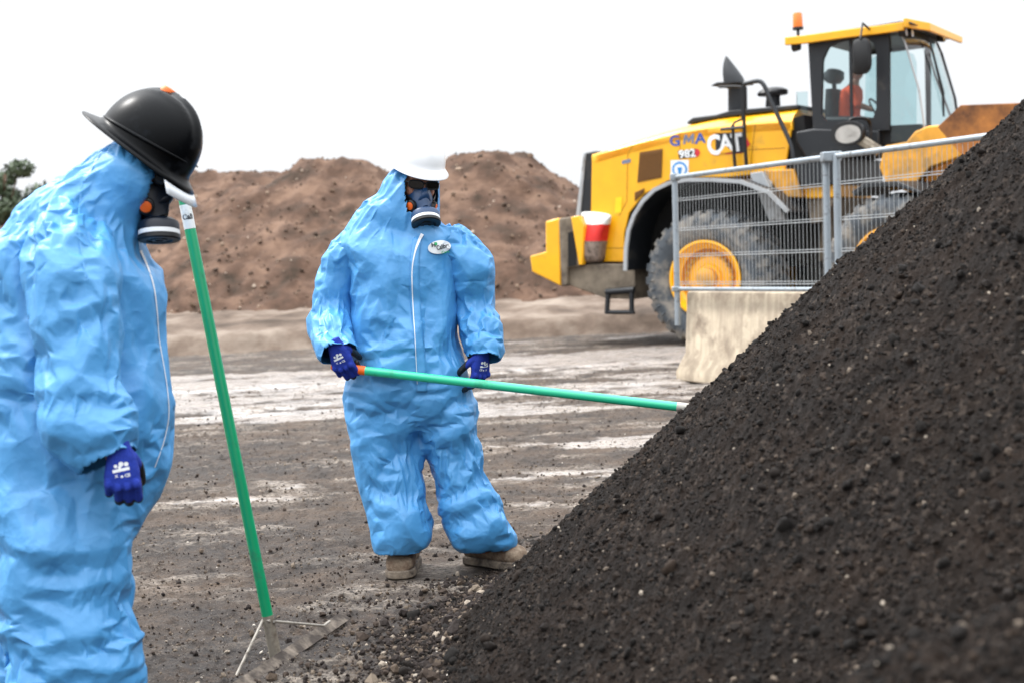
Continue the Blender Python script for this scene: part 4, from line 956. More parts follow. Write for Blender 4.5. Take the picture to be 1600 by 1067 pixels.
armN = limb([(118, 338, D2 - .10, 55, .10), (108, 378, D2 - .20, 72, .12), (113, 425, D2 - .24, 76, .115), (122, 475, D2 - .26, 69, .11), (126, 530, D2 - .27, 65, .105), (128, 580, D2 - .28, 66, .105), (136, 625, D2 - .30, 72, .105), (150, 660, D2 - .31, 70, .10), (168, 692, D2 - .32, 52, .08), (180, 708, D2 - .33, 40, .062), (184, 716, D2 - .33, 37, .058)])
armF = limb([(140, 345, D2 + .12, 60, .10), (165, 400, D2 + .20, 66, .11), (188, 470, D2 + .24, 62, .10), (198, 540, D2 + .25, 60, .10), (205, 610, D2 + .22, 54, .095), (212, 660, D2 + .2, 40, .07), (214, 680, D2 + .2, 32, .055)])
opens2 = [(Wm(122, 1118, -.14), (0, 0, -1), .22), (Wm(60, 1096, .17), (0, 0, -1), .22), (Wm(182, 712, -.33), Wm(190, 730, -.33) - Wm(172, 694, -.32), .15), (Wm(214, 676, .2), (0.1, 0, -1), .15)]
segs2 = [(Wm(150, 320), Wm(110, 460), .25, .05, .07, .024), (Wm(110, 460), Wm(110, 760), .27, .08, .12, .030), (Wm(98, 800, -.12), Wm(121, 1110, -.14), .17, .13, .17, .036), (Wm(85, 800, .13), Wm(60, 1090, .17), .16, .13, .16, .034),
         (Wm(112, 370, -.18), Wm(126, 560, -.27), .125, .08, .14, .026), (Wm(126, 560, -.27), Wm(180, 710, -.32), .12, .18, .14, .028), (Wm(165, 400, .2), Wm(212, 680, .22), .11, .12, .14, .024)]
ST2 = [(-24, 10, [(32, 345), (36, 400), (38, 485)]), (16, 14, [(85, 405), (150, 392), (188, 425)]), (-18, 12, [(57, 548), (117, 507), (182, 472)]), (18, 13, [(60, 520), (112, 480), (180, 450)]), (16, 12, [(117, 505), (122, 540), (124, 590)]), (20, 11, [(62, 600), (129, 592), (192, 608)]), (-20, 12, [(64, 618), (129, 612), (195, 628)]),
  (24, 12, [(62, 632), (117, 668), (210, 657)]), (-24, 12, [(70, 660), (112, 700), (182, 694)]), (18, 12, [(95, 690), (140, 715), (200, 700)]), (-16, 12, [(150, 330), (135, 380), (128, 440)]), (14, 12, [(120, 330), (100, 370), (105, 430)]), (-18, 10, [(-20, 606), (30, 612), (62, 617)]), (14, 10, [(-20, 596), (30, 602), (62, 606)]),
  (26, 16, [(0, 757), (59, 838), (117, 862), (198, 842)]), (-26, 16, [(6, 853), (53, 880), (135, 880), (190, 862)]), (20, 14, [(29, 851), (20, 910), (23, 970)]), (24, 15, [(30, 1004), (117, 990), (200, 955)]), (-24, 15, [(55, 1030), (117, 1010), (195, 988)]), (-18, 13, [(129, 704), (118, 770), (123, 840)]), (16, 13, [(76, 645), (74, 730), (82, 810)]),
  (18, 12, [(215, 400), (228, 460), (240, 530)]), (-18, 12, [(205, 420), (212, 490), (225, 560)]), (18, 13, [(200, 560), (225, 620), (235, 700)]), (-16, 12, [(215, 600), (238, 660), (225, 730)]), (-30, 11, [(132, 232), (126, 275), (150, 312), (192, 342)]), (16, 11, [(158, 225), (200, 262), (222, 300)]), (16, 12, [(80, 280), (120, 320), (130, 360)]),
  (22, 14, [(20, 900), (100, 905), (190, 900)]), (-20, 13, [(40, 925), (110, 935), (200, 920)]), (20, 13, [(60, 1060), (110, 1030), (190, 1040)])]
suit2, bv2, _ = finish_suit(man2, [torso2, legN, legF], [armN, armF], hf2, opens2, segs2, 5, (.075, .105, -.015, .0), strokes=ST2)
body_of(man2, hf2, [T_([hf2((0, -.03, -.05)), Wm(150, 320), Wm(130, 370)], [.055, .06, .09]), T_([Wm(122, 372, -.12), Wm(128, 360), Wm(140, 372, .12)], [.055, .08, .055]), T_([Wm(125, 390), Wm(118, 500), Wm(105, 720)], [.12, .13, .13]),
    T_([Wm(100, 760, -.11), Wm(104, 930, -.13), Wm(122, 1130, -.14)], [.075, .055, .042]), T_([Wm(92, 760, .11), Wm(75, 930, .15), Wm(60, 1112, .17)], [.075, .055, .042]),
    T_([Wm(112, 385, -.19), Wm(127, 560, -.27), Wm(184, 722, -.33)], [.045, .038, .027]), T_([Wm(160, 390, .18), Wm(198, 540, .25), Wm(214, 690, .2)], [.045, .038, .027])])
zf2 = [(220, 392), (232, 420), (241, 450), (246, 490), (249, 530), (256, 570), (262, 610), (264, 650), (256, 690), (242, 730)]
build('zip_edge', strip_on(bv2, zf2, [1.8, 1.2, .9, .7, .6, .6, .7, .7, .5], .004, fb=4.1), WHT, suit2, smooth=180)
for sp_ in ([(-20, 606), (20, 610), (62, 616)], [(156, 240), (146, 258), (131, 284)], [(128, 286), (123, 336), (125, 378), (134, 434)]):
    build('seam', strip_on(bv2, sp_, 1.3, .0015, fb=4.1), SUIT, suit2, smooth=180)
respirator(man2, hf2, (0, .100, -.064), 1, fsc=.98, NAVY=mat('dark_navy_plastic', '0b1626', .4))
glasses(man2, hf2, (0, .100, .010))
build('face_strap', fr_shape(hf2, tube(smooth_path([(.070, .055, -.04), (.083, .035, .02), (.086, .02, .07)], 4), .0075, 8)), BLK, man2, smooth=60)
HB = mat('black_shell', '05070a', .30, dirt='1a1e24', dirt_amt=.15, dscale=14, coat=0, var=.2, spec=.12)
hx = Wm(229, 231); hy = camvec(.80, -.59, -.14); hz = camvec(.60, .80, -.06)
hfb = Frame(hx, np.cross(hy, hz), hy, np.cross(np.cross(hy, hz), hy))
hb = build('hard_hat', helmet_shell(hfb, .126, .148, .168, .036, .040, ridge=.011, exp=2.15, back=.062), HB, man2, smooth=60); md = hb.modifiers.new('s', 'SOLIDIFY'); md.thickness = .003; md.offset = 1
rim_ = [hfb((.1305 * math.cos(a), .1525 * math.sin(a), .022 + .018 * math.sin(a))) for a in np.linspace(R(-62), R(72), 24)]
build('side_ridge', tube(rim_, [.002 + .004 * math.sin(i / 23 * 3.14) for i in range(24)], 8), HB, hb, smooth=60)
rim_ = [hfb((-.1305 * math.cos(a), .1525 * math.sin(a), .022 + .018 * math.sin(a))) for a in np.linspace(R(-62), R(72), 24)]
build('side_ridge', tube(rim_, [.002 + .004 * math.sin(i / 23 * 3.14) for i in range(24)], 8), HB, hb, smooth=60)
build('vent_knob', fr_shape(hfb, lathe([(.024, .160), (.024, .172), (.018, .180), (0, .182)], (0, -.035, 0), (0, -.05, 1), 20)), mat('knob_orange', 'e06a1c', .45), hb, smooth=40)
VIS = mat('visor_plastic', 'd8dde2', .25, spec=.7)
a_ = np.linspace(R(48), R(132), 18)
vp = [(.130 * math.cos(t) * (1 + .18), .150 * math.sin(t) + .030, -.030) for t in a_]; vq = [(.130 * math.cos(t) * 1.28, .150 * math.sin(t) + .066, -.058) for t in a_]
vo = build('visor_tip', fr_shape(hfb, (np.array(vp + vq), [(i, i + 1, 19 + i, 18 + i) for i in range(17)])), VIS, hb, smooth=180, solid=.003)
# near hand: loose fist beside the hip
X2 = camvec(.10, -1, -.05); Y2 = camvec(1, .10, .25)
make_hand(man2, W(187, 704, D2 - .335), X2, Y2, True, [(40, 88, 60), (44, 90, 60), (48, 90, 60), (54, 88, 58)], thumb=(55, 35), scale=1.1, palm_ratio=-.35)
make_hand(man2, W(215, 676, D2 + .2), camvec(.1, -1, .1), camvec(.9, 0, -.4), False, (40, 50, 35), scale=1.05, prints=False)
gz = W(124, 1140, D2 - .14); make_boot(man2, np.array([gz[0] + .05, gz[1], -.002]), (1, -.15))
gz = W(60, 1120, D2 + .17); make_boot(man2, np.array([gz[0] + .05, gz[1], -.002]), (1, .15))

# ---- the standing rake between the men
rb = ground_hit(432, 1031); rt = W(287, 309, 4.72); ra = nrm(rt - rb)
r2 = thing('rake', rb, 'dark green handled rake standing upright on its wide flat blade on the mud', 'rake', 'green handled rakes')
hl = rb + ra * .155
build('handle', tube([hl, (hl + rt) / 2, rt - ra * .105], .0188, 24), GREEN, r2, smooth=60)
build('sticker', tube([rt - ra * .106, rt - ra * .025], .0193, 24), mat('sticker_white', 'dfe3e2', .45, dirt='a9b0ad', dirt_amt=.3, dscale=30), r2, smooth=60)
build('handle_tip', tube([rt - ra * .026, rt], [.0189, .0185], 24, round_ends=False), GREEN, r2, smooth=60)
tx, tf = text_shape('Cali', .024, .0008); tv = []
vd = nrm(CAM - rt); vd = nrm(vd - ra * (vd @ ra)); sx = np.cross(ra, vd)
for x, y, z in tx:
    a = x / .0195; tv.append(rt - ra * (.066 - y) + (vd * math.cos(a) + sx * math.sin(a)) * .0199)
build('sticker_lettering', (np.array(tv), tf), INK, r2)
gp = []
for (x, y, rr__) in ((-.014, -.032, .007), (.010, -.034, .008), (.0, -.037, .006)):
    for q in np.linspace(0, 6.28, 10, endpoint=False): pass
STL = mat('worn_steel', '7a6f63', .75, metal=.1, dirt='38302a', dirt_amt=.9, dscale=18, var=.2, bump=.3)
RBR = mat('socket_grey', '857d70', .7, dirt='55493e', dirt_amt=.4, dscale=20)
build('socket', tube([rb + ra * .0, rb + ra * .08, rb + ra * .156], [.021, .0205, .0195], 20), RBR, r2, smooth=60)
b0, b1 = ground_hit(330, 1117), ground_hit(549, 968)
bd_ = nrm(b1 - b0); 
nrmv = nrm(np.cross(bd_, (0, 0, 1.0)))
if nrmv @ (CAM - b0) < 0: nrmv = -nrmv
up = nrm(np.array([0, 0, 1.0]) * .55 - nrmv * .83); th_ = np.cross(bd_, up)
lo = b0 + (0, 0, .004)
bl = np.array([lo, lo + bd_ * np.linalg.norm(b1 - b0), lo + bd_ * (np.linalg.norm(b1 - b0) - .02) + up * .046, lo + bd_ * .02 + up * .046])
build('blade', extrude(bl, th_ * .004), STL, r2, bevel=.001)
for q0, q1 in (((409, 967), (356, 1082)), ((411, 968), (506, 977))):
    pa = W(q0[0] + (2 if q1[0] < 400 else 8), q0[1] + 1, 4.79); pb = W(q1[0], q1[1], 4.62 if q1[0] < 400 else 5.06)
    seg_ = [W(422, 969, 4.775), pa, pb] if q1[0] < 400 else [W(428, 970, 4.78), pb, W(515, 970, 5.14)]
    build('brace', tube(seg_, .0048, 10), mat('brace_metal', 'a9a297', .5, metal=.2, dirt='5b5048', dirt_amt=.3, dscale=30), r2, smooth=60)
# ================================================================== WHEEL LOADER
AZ = R(33)                       # the machine points right and towards the camera
EU = np.array([math.cos(AZ), -math.sin(AZ), 0]); EV = np.array([math.sin(AZ), math.cos(AZ), 0]); EZ = np.array([0, 0, 1.0])
O0 = W(1103, 436, 18.5)
def LP(px, py, v=0.0):
    """point where the pixel's ray meets the machine's plane at inward offset v"""
    r = ray(px, py); o = O0 + EV * v; t = ((o - CAM) @ EV) / (r @ EV); return CAM + r * t
def uz(P): P = np.asarray(P) - O0; return P @ EU, P[2]
def LW(u, v, z): return O0 + EU * u + EV * v + EZ * z
def C1(x, y): return (820 + x / 1.778, y / 1.778)
def C2(x, y): return (1200 + x / 4.269, 10 + y / 4.269)
def C3(x, y): return (1000 + x / 5.08, 80 + y / 5.08)
YEL = mat('machine_yellow', 'fbb60e', .36, dirt='9a7a3c', dirt_amt=.05, dscale=1.3, var=.05, coat=.4)
YELD = mat('worn_yellow', 'd99a30', .6, dirt='8a7350', dirt_amt=.4, dscale=2.2, var=.15)
RUST = mat('rusty_bucket', 'a8692a', .65, dirt='5e3a20', dirt_amt=.65, dscale=2.0, var=.2, bump=.2)
CHAR = mat('charcoal_paint', '1b1f24', .5, dirt='4a4640', dirt_amt=.15, dscale=3)
INNER = mat('inner_black', '0b0b0c', .8)
TYRE = mat('tyre_rubber', '444a50', .85, dirt='8a8379', dirt_amt=.5, dscale=4.5, var=.2, bump=.4, bscale=30)
MUDM = mat('dirty_steel', '7d7263', .8, dirt='463c33', dirt_amt=.5, dscale=2.6, var=.25, bump=.3, bscale=20)
GREY = mat('light_grey_steel', 'a9adb0', .55, dirt='6f6860', dirt_amt=.25, dscale=3)
GLS = bpy.data.materials.new('cab_glass'); GLS.use_nodes = True; n, l, b = nodes(GLS)
tr = n.new('ShaderNodeBsdfTransparent'); tr.inputs[0].default_value = (.82, .90, .91, 1); gl = n.new('ShaderNodeBsdfGlossy'); gl.inputs['Roughness'].default_value = .03
fz_ = n.new('ShaderNodeFresnel'); fz_.inputs[0].default_value = 1.5; ms = n.new('ShaderNodeMixShader'); l.new(fz_.outputs[0], ms.inputs[0]); l.new(tr.outputs[0], ms.inputs[1]); l.new(gl.outputs[0], ms.inputs[2]); l.new(ms.outputs[0], n['Material Output'].inputs['Surface'])

ld = thing('wheel_loader', LW(1.6, 1.3, -O0[2]), 'large yellow wheel loader with black cab standing behind the mesh fence', 'wheel loader')
def pz(poly, v0, v1, conv=None, plane=None):
    """side-view outline (pixels) traced on the plane at offset v0 (or plane), thickness v0..v1 across the machine"""
    pl = v0 if plane is None else plane
    P = []
    for p in poly:
        q = conv(*p) if conv else p; u, z = uz(LP(q[0], q[1], pl)); P.append(LW(u, v0, z))
    return extrude(np.array(P), EV * (v1 - v0))
# --- hood: a shell with a soft shoulder along the top
HV = .55; HV1 = 2.15
def hood_uz(x, y): return uz(LP(*C1(x, y), HV))
edge_ = [(186, 432), (215, 424), (300, 400), (430, 366), (520, 352), (640, 342), (742, 336)]; top_ = [(190, 424), (215, 414), (300, 384), (430, 346), (520, 327), (640, 314), (752, 300)]
bot_ = [(183, 612), (215, 728), (276, 728), (470, 492), (560, 490), (640, 490), (722, 478)]
E_ = np.array([hood_uz(*p) for p in edge_]); T__ = np.array([hood_uz(*p) for p in top_])
us = np.linspace(E_[0, 0], E_[-1, 0], 26); ze = np.interp(us, E_[:, 0], E_[:, 1]); zt = np.interp(us, T__[:, 0], T__[:, 1])
for _ in range(2): ze[1:-1] = (ze[:-2] + 2 * ze[1:-1] + ze[2:]) / 4; zt[1:-1] = (zt[:-2] + 2 * zt[1:-1] + zt[2:]) / 4
Rs = []
for i, u in enumerate(us):
    e, t = ze[i], zt[i]; k = .32
    pr = [(HV, e - .02), (HV + .02, e + .01), (HV + .10, e + (t - e) * .55), (HV + .26, t), (HV1 - .26, t), (HV1 - .10, e + (t - e) * .55), (HV1 - .02, e + .01), (HV1, e - .02), (HV1, e - .12), (HV, e - .12)]
    Rs.append(np.array([LW(u, v, z) for v, z in pr]))
hood = build('hood', rings(Rs), YEL, ld, smooth=40)
side = [(186, 434), (300, 402), (430, 368), (520, 354), (640, 344), (742, 338), (738, 380), (722, 478), (560, 494), (470, 494), (400, 502), (330, 542), (290, 592), (276, 650), (276, 728), (214, 728), (183, 612)]
build('side_panel', pz(side, HV, HV + .04, C1), YEL, ld, bevel=.012)
build('side_panel', pz(side, HV1 - .04, HV1, C1, plane=HV), YEL, ld, bevel=.012)
def quad_on(pts, v, th=.012, conv=C1): return pz(pts, v - th, v, conv, plane=v)
GRL = mat('brown_grille', '6e4712', .7, var=.15, vscale=40)
def grille(pts, name='grille'):
    g = build(name, quad_on(pts, HV, .01), GRL, ld); P = [np.array(LP(*C1(*p), HV - .012)) for p in pts]
    sl_ = [tube([P[0] + (P[3] - P[0]) * t, P[1] + (P[2] - P[1]) * t], .006, 6) for t in np.linspace(.08, .92, 11)]
    build('slats', join(*sl_), GRL, g)
grille([(320, 424), (383, 414), (380, 494), (313, 508)]); grille([(306, 536), (332, 524), (330, 536), (306, 560)])
for u_ in ((560, 354, 560, 490), (640, 344, 628, 486), (200, 600, 276, 690)):
    pass
seams = [((300, 404), (286, 430), (283, 560), (262, 600)), ((430, 368), (432, 430), (434, 492)), ((640, 346), (632, 420), (626, 484)), ((560, 420), (640, 416), (722, 412)), ((212, 690), (276, 690))]
for s_ in seams: build('panel_gap', tube([LP(*C1(*p), HV - .001) for p in s_], .005, 6), mat('gap_dark', '9a6a08', .8), ld)
build('rear_grille', pz([(168, 425), (199, 420), (184, 590), (184, 614), (150, 614)], HV + .03, HV1 - .03, C1), CHAR, ld, bevel=.02)
build('rear_frame', pz([(162, 427), (169, 424), (152, 614), (140, 612)], HV + .01, HV1, C1), GREY, ld, bevel=.01)
topb = [(440, 338), (455, 326), (520, 318), (560, 306), (752, 290), (752, 302), (620, 316), (520, 329), (440, 345)]
build('hood_cover', pz(topb, HV + .22, HV1 - .22, C1, plane=HV + .1), CHAR, ld, bevel=.015)
# --- rear counterweight and bumper
build('counterweight', pz([(57, 616), (95, 606), (100, 796), (19, 756), (14, 712), (58, 700)], .30, 2.4, C1), YEL, ld, bevel=.02)
build('bumper_block', pz([(94, 608), (150, 600), (163, 628), (155, 640), (152, 740), (118, 745), (118, 792), (101, 797)], .27, 2.43, C1), MUDM, ld, bevel=.015)
build('bumper_side', pz([(128, 604), (150, 600), (163, 628), (160, 736), (150, 738)], .24, .34, C1), YEL, ld, bevel=.01)
build('recess_shade', pz([(120, 648), (144, 640), (142, 738), (120, 742)], .255, .28, C1), INNER, ld)  # flat black plate paints the shade of a hollow; none is cut
build('bumper_beam', pz([(118, 740), (135, 735), (305, 735), (306, 832), (226, 830), (135, 797), (118, 790)], .35, 2.35, C1), MUDM, ld, bevel=.012)
bar_ = lambda a, b_, v, r: tube([LP(*C1(*a), v), LP(*C1(*b_), v)], r, 8)
build('step', join(bar_((232, 808), (228, 872), .33, .035), bar_((297, 800), (297, 872), .33, .035), bar_((226, 868), (304, 868), .33, .03), bar_((226, 812), (304, 806), .33, .045)), CHAR, ld, smooth=50)
# --- fender over the rear wheel
fp = [(275, 752), (277, 690), (284, 640), (300, 596), (325, 556), (358, 524), (400, 504), (450, 495), (520, 495), (600, 500), (680, 530), (735, 585)]
def ribbon(pts, v0, v1, th, conv=C1, plane=.0):
    U = np.array([uz(LP(*conv(*p), plane)) for p in pts]); Rs = []
    for i, (u, z) in enumerate(U):
        t = U[min(i + 1, len(U) - 1)] - U[max(i - 1, 0)]; t /= np.linalg.norm(t); n_ = np.array([-t[1], t[0]])
        Rs.append(np.array([LW(u, v0, z), LW(u, v1, z), LW(u - n_[0] * th, v1, z - n_[1] * th), LW(u - n_[0] * th, v0, z - n_[1] * th)]))
    return rings(Rs)
build('fender', ribbon(fp, -.02, .72, .03, plane=-.02), CHAR, ld, smooth=50)
build('fender_lip', ribbon(fp, -.06, -.02, .05, plane=-.04), GREY, ld, smooth=50)
build('wheel_well', pz([(p[0] + 4, p[1] + 6) for p in fp] + [(735, 700), (560, 780), (330, 800), (305, 752)], .70, .74, C1, plane=.2), INNER, ld)
# --- wheels
def wheel(c, axis, Rt, wd, px_rim, seed=0):
    """axis points outwards (towards the viewer)"""
    a = nrm(axis); hw = wd / 2
    prof = [(Rt * .56, .0), (Rt * .60, -.02 + .05), (Rt * .74, .075), (Rt * .88, .05), (Rt * .935, .0), (Rt * .945, -.08), (Rt * .945, -wd + .08), (Rt * .935, -wd), (Rt * .88, -wd - .05), (Rt * .74, -wd - .075), (Rt * .60, -wd - .03), (Rt * .56, -wd)]
    t = build('tyre', lathe(prof, c, a, 72, closed=True), TYRE, ld, smooth=50)
    b1, b2 = frame_of(a); lugs = []
    n_ = 30
    for k in range(n_):
        for sgn in (0, 1):
            th = (k + .5 * sgn) / n_ * 2 * math.pi; pts = []
            rows_ = [(0.035, Rt * .895, 0), (-.02, Rt * .985, .0), (-wd * .28, Rt * 1.0, .06), (-wd * .52, Rt * 1.0, .11)] if sgn == 0 else [(-wd - .035, Rt * .895, 0), (-wd + .02, Rt * .985, 0), (-wd * .72, Rt * 1.0, .06), (-wd * .48, Rt * 1.0, .11)]
            Rs = []
            for h, r_, dth in rows_:
                q = []
                for dr, dt in ((0, -.055), (0, .055), (-.085, .07), (-.085, -.07)):
                    tt_ = th + dth + dt; q.append(c + a * h + (r_ + dr) * (math.cos(tt_) * b1 + math.sin(tt_) * b2))
                Rs.append(np.array(q))
            lugs.append(rings(Rs))
    for k in range(40):   # shoulder ribs on the sidewall
        th = k / 40 * 2 * math.pi; d = math.cos(th) * b1 + math.sin(th) * b2; lugs.append(tube([c + a * .068 + d * Rt * .80, c + a * .05 + d * Rt * .88], .012, 5))
    build('tread', join(*lugs), TYRE, t, smooth=35, bevel=0)
    r = Rt * .545
    rim = [(r * 1.02, .012), (r * 1.03, .045), (r * .97, .05), (r * .94, .02), (r * .86, -.05), (r * .80, -.07), (r * .78, -.16), (r * .74, -.18), (r * .70, -.15), (r * .60, -.12), (r * .40, -.11), (r * .34, -.06), (r * .10, -.05), (0, -.05)]
    w_ = build('rim', lathe(rim, c, a, 56), YELD if seed else YEL, ld, smooth=35)
    bl = [lathe([(.028, -.02), (.028, .03), (.0, .032)], c + a * -.12 + (math.cos(t_) * b1 + math.sin(t_) * b2) * r * .66, a, 6) for t_ in np.linspace(0, 2 * math.pi, 24, endpoint=False)]
    bl += [lathe([(.02, -.02), (.02, .02), (.0, .022)], c + a * -.055 + (math.cos(t_) * b1 + math.sin(t_) * b2) * r * .22, a, 6) for t_ in np.linspace(0, 2 * math.pi, 8, endpoint=False)]
    bl += [lathe([(r * .20, -.06), (r * .24, -.045), (r * .28, -.06)], c, a, 24, closed=True), lathe([(r * .62, -.13), (r * .66, -.105), (r * .70, -.13)], c, a, 40, closed=True)]
    build('wheel_nuts', join(*bl), mat('nut_yellow', 'c9930a', .5, dirt='6b5232', dirt_amt=.3), w_)
    build('hub', lathe([(r * .30, -.06), (r * .28, .03), (r * .16, .06), (0, .06)], c, a, 28), YELD, w_, smooth=35)
cR = O0.copy(); RT = .9
wheel(cR, -EV, RT, .70, 0)
wheel(cR + EV * 2.6 - EV * .0, EV, RT, .70, 0)
AZ2 = R(47); FU = np.array([math.cos(AZ2), -math.sin(AZ2), 0]); FV = np.array([math.sin(AZ2), math.cos(AZ2), 0])
cF = W(1391, 421, 16.6); cF[2] = RT + .02
wheel(cF, -FV, RT, .70, 0, 1); wheel(cF + FV * 2.6, FV, RT, .70, 0, 1)
def FW(u, v, z): return np.array([cF[0], cF[1], 0]) + FU * u + FV * v + EZ * z
for a_x in (tube([cR + EV * .6, cR + EV * 2.0], .22, 16), tube([cF + FV * .6, cF + FV * 2.0], .22, 16)): build('axle', a_x, INNER, ld, smooth=50)
# chassis between the wheels, articulation
build('rear_chassis', pz([(330, 600), (720, 500), (760, 560), (700, 740), (320, 800)], .80, 1.85, C1, plane=.2), INNER, ld)
def C5(x, y): return (1040 + x / 2.667, 200 + y / 2.667)
build('hinge_frame', join(pz([(560, 236), (716, 236), (695, 292), (576, 296)], .55, 2.0, C5, plane=.5)), YEL, ld, bevel=.02)
build('hinge_plates', join(pz([(575, 296), (700, 292), (640, 390), (590, 400)], .6, 1.9, C5, plane=.5), pz([(600, 390), (640, 388), (650, 560), (590, 560)], .9, 1.6, C5, plane=.5)), MUDM, ld, bevel=.01)
build('ladder_panel', pz([(350, 190), (402, 182), (500, 384), (430, 388)], .30, .42, C5), GREY, ld, bevel=.01)
build('tank', pz([(405, 176), (532, 172), (566, 292), (480, 292)], .40, 1.2, C5), YELD, ld, bevel=.02)
build('platform', pz([(530, 150), (720, 120), (720, 236), (560, 246)], .45, 2.2, C5), CHAR, ld, bevel=.02)
# --- cab
CV0, CV1 = .50, 2.15
def cabP(x, y, v=CV0): return LP(*C2(x, y), v)
post = lambda a, b_, r=.035, v=CV0: pz_bar(a, b_, r, v)
def pz_bar(a, b_, r, v, dv=.09):
    p, q = np.array(uz(LP(*C2(*a), v))), np.array(uz(LP(*C2(*b_), v))); t = (q - p) / np.linalg.norm(q - p); n_ = np.array([-t[1], t[0]]) * r
    return extrude(np.array([LW(*(np.r_[x[0], v, x[1]])) for x in (p - n_, p + n_, q + n_, q - n_)]), EV * dv)
cab = build('cab', join(pz([(185, 838), (300, 818), (740, 830), (742, 962), (255, 1020), (205, 935), (185, 900)], CV0 - .02, CV1, C2), pz([(742, 800), (1020, 786), (1045, 900), (742, 935)], CV0 + .12, CV1 - .1, C2)), CHAR, ld, bevel=.02)
door = [(268, 250), (345, 232), (800, 158), (806, 250), (812, 905), (745, 912), (742, 830), (300, 820)]
inn = [(352, 770), (362, 360), (400, 275), (470, 240), (560, 222), (650, 218), (700, 240), (722, 300), (722, 742)]
# door frame with a rounded opening: ring between outline and opening
Nn = 40
def resample(P, n_):
    P = np.array(P + [P[0]], float); L_ = np.r_[0, np.cumsum(np.linalg.norm(np.diff(P, axis=0), axis=1))]; t = np.linspace(0, L_[-1], n_, endpoint=False); return np.stack([np.interp(t, L_, P[:, 0]), np.interp(t, L_, P[:, 1])], 1)
def ring_plate(outer, inner, v, dv, conv):
    c = np.array(inner).mean(0); an = lambda P: np.arctan2(P[:, 1] - c[1], P[:, 0] - c[0])
    A_, B_ = resample(outer, 400), resample(inner, 400); aa, ab = an(A_), an(B_); th = np.unique(np.r_[np.linspace(-math.pi, math.pi, 48, endpoint=False), an(np.array(outer, float))]); O_ = []; I_ = []
    for t in th:
        f = lambda X: np.abs(np.angle(np.exp(1j * (X - t))))
        O_.append(A_[f(aa).argmin()]); I_.append(B_[f(ab).argmin()])
    def up(P, vv): return np.array([LW(*(lambda q: (q[0], vv, q[1]))(uz(LP(*conv(*p), v)))) for p in P])
    return rings([up(O_, v), up(I_, v), up(I_, v + dv), up(O_, v + dv)], closed=True)
build('door_frame', ring_plate(door[:3] + [(806, 250), (808, 830), (300, 820)], inn, CV0, .07, C2), CHAR, cab)
build('door_pillar', join(pz_bar((548, 225), (556, 770), .018, CV0 + .01, .03)), CHAR, cab)
build('door_glass', pz(inn, CV0 + .03, CV0 + .036, C2), GLS, cab)
# far side frame, rear frame and corner posts
cf = lambda x, y: LP(*C2(x, y), CV0) + EV * (CV1 - CV0)
build('far_frame', tube([cf(275, 250), cf(330, 232), cf(790, 170), cf(800, 190), cf(808, 830), cf(300, 830), cf(275, 260)], .045, 8), CHAR, cab)
build('far_glass', (lambda s_: (s_[0] + EV * (CV1 - CV0), s_[1]))(pz(inn, CV0 + .03, CV0 + .036, C2)), GLS, cab)
# front quarter glass and windscreen
fq = [(812, 168), (872, 166), (905, 240), (1000, 560), (1048, 900), (812, 905)]
build('quarter_glass', pz(fq, CV0 + .05, CV0 + .056, C2, plane=CV0), GLS, cab)
build('far_quarter_glass', (lambda s_: (s_[0] + EV * (CV1 - CV0 - .08), s_[1]))(pz(fq, CV0 + .05, CV0 + .056, C2, plane=CV0)), GLS, cab)
fe = [(872, 166), (905, 240), (1000, 560), (1048, 900)]
F0 = [np.array(uz(LP(*C2(*p), CV0))) for p in fe]
ws = [np.array([LW(p[0] + .10 * math.sin(t * math.pi), CV0 + .05 + (CV1 - CV0 - .1) * t, p[1]) for p in F0]) for t in np.linspace(0, 1, 9)]
V = np.concatenate(ws); build('windscreen', (V, [(i * 4 + j, i * 4 + j + 1, (i + 1) * 4 + j + 1, (i + 1) * 4 + j) for i in range(8) for j in range(3)]), GLS, cab, smooth=180)
for s_ in (0, 8): build('screen_post', tube(list(ws[s_]), .012 if s_ == 0 else .02, 8), GREY if s_ == 0 else CHAR, cab, smooth=60)
build('cowl', tube([LW(F0[-1][0] + .02, v, F0[-1][1] - .02) for v in np.linspace(CV0, CV1, 5)], .05, 8), CHAR, cab, smooth=60)
wq = lambda a, k, dz=0: ws[k][a] + EU * .03 + EZ * dz
build('wiper', join(tube([wq(3, 6), wq(1, 4, -.35), wq(1, 3, -.1)], [.018, .014, .010], 6), tube([wq(1, 3, .12), wq(2, 3, .0), wq(2, 3, -.30)], [.012, .02, .012], 6)), BLK, cab)
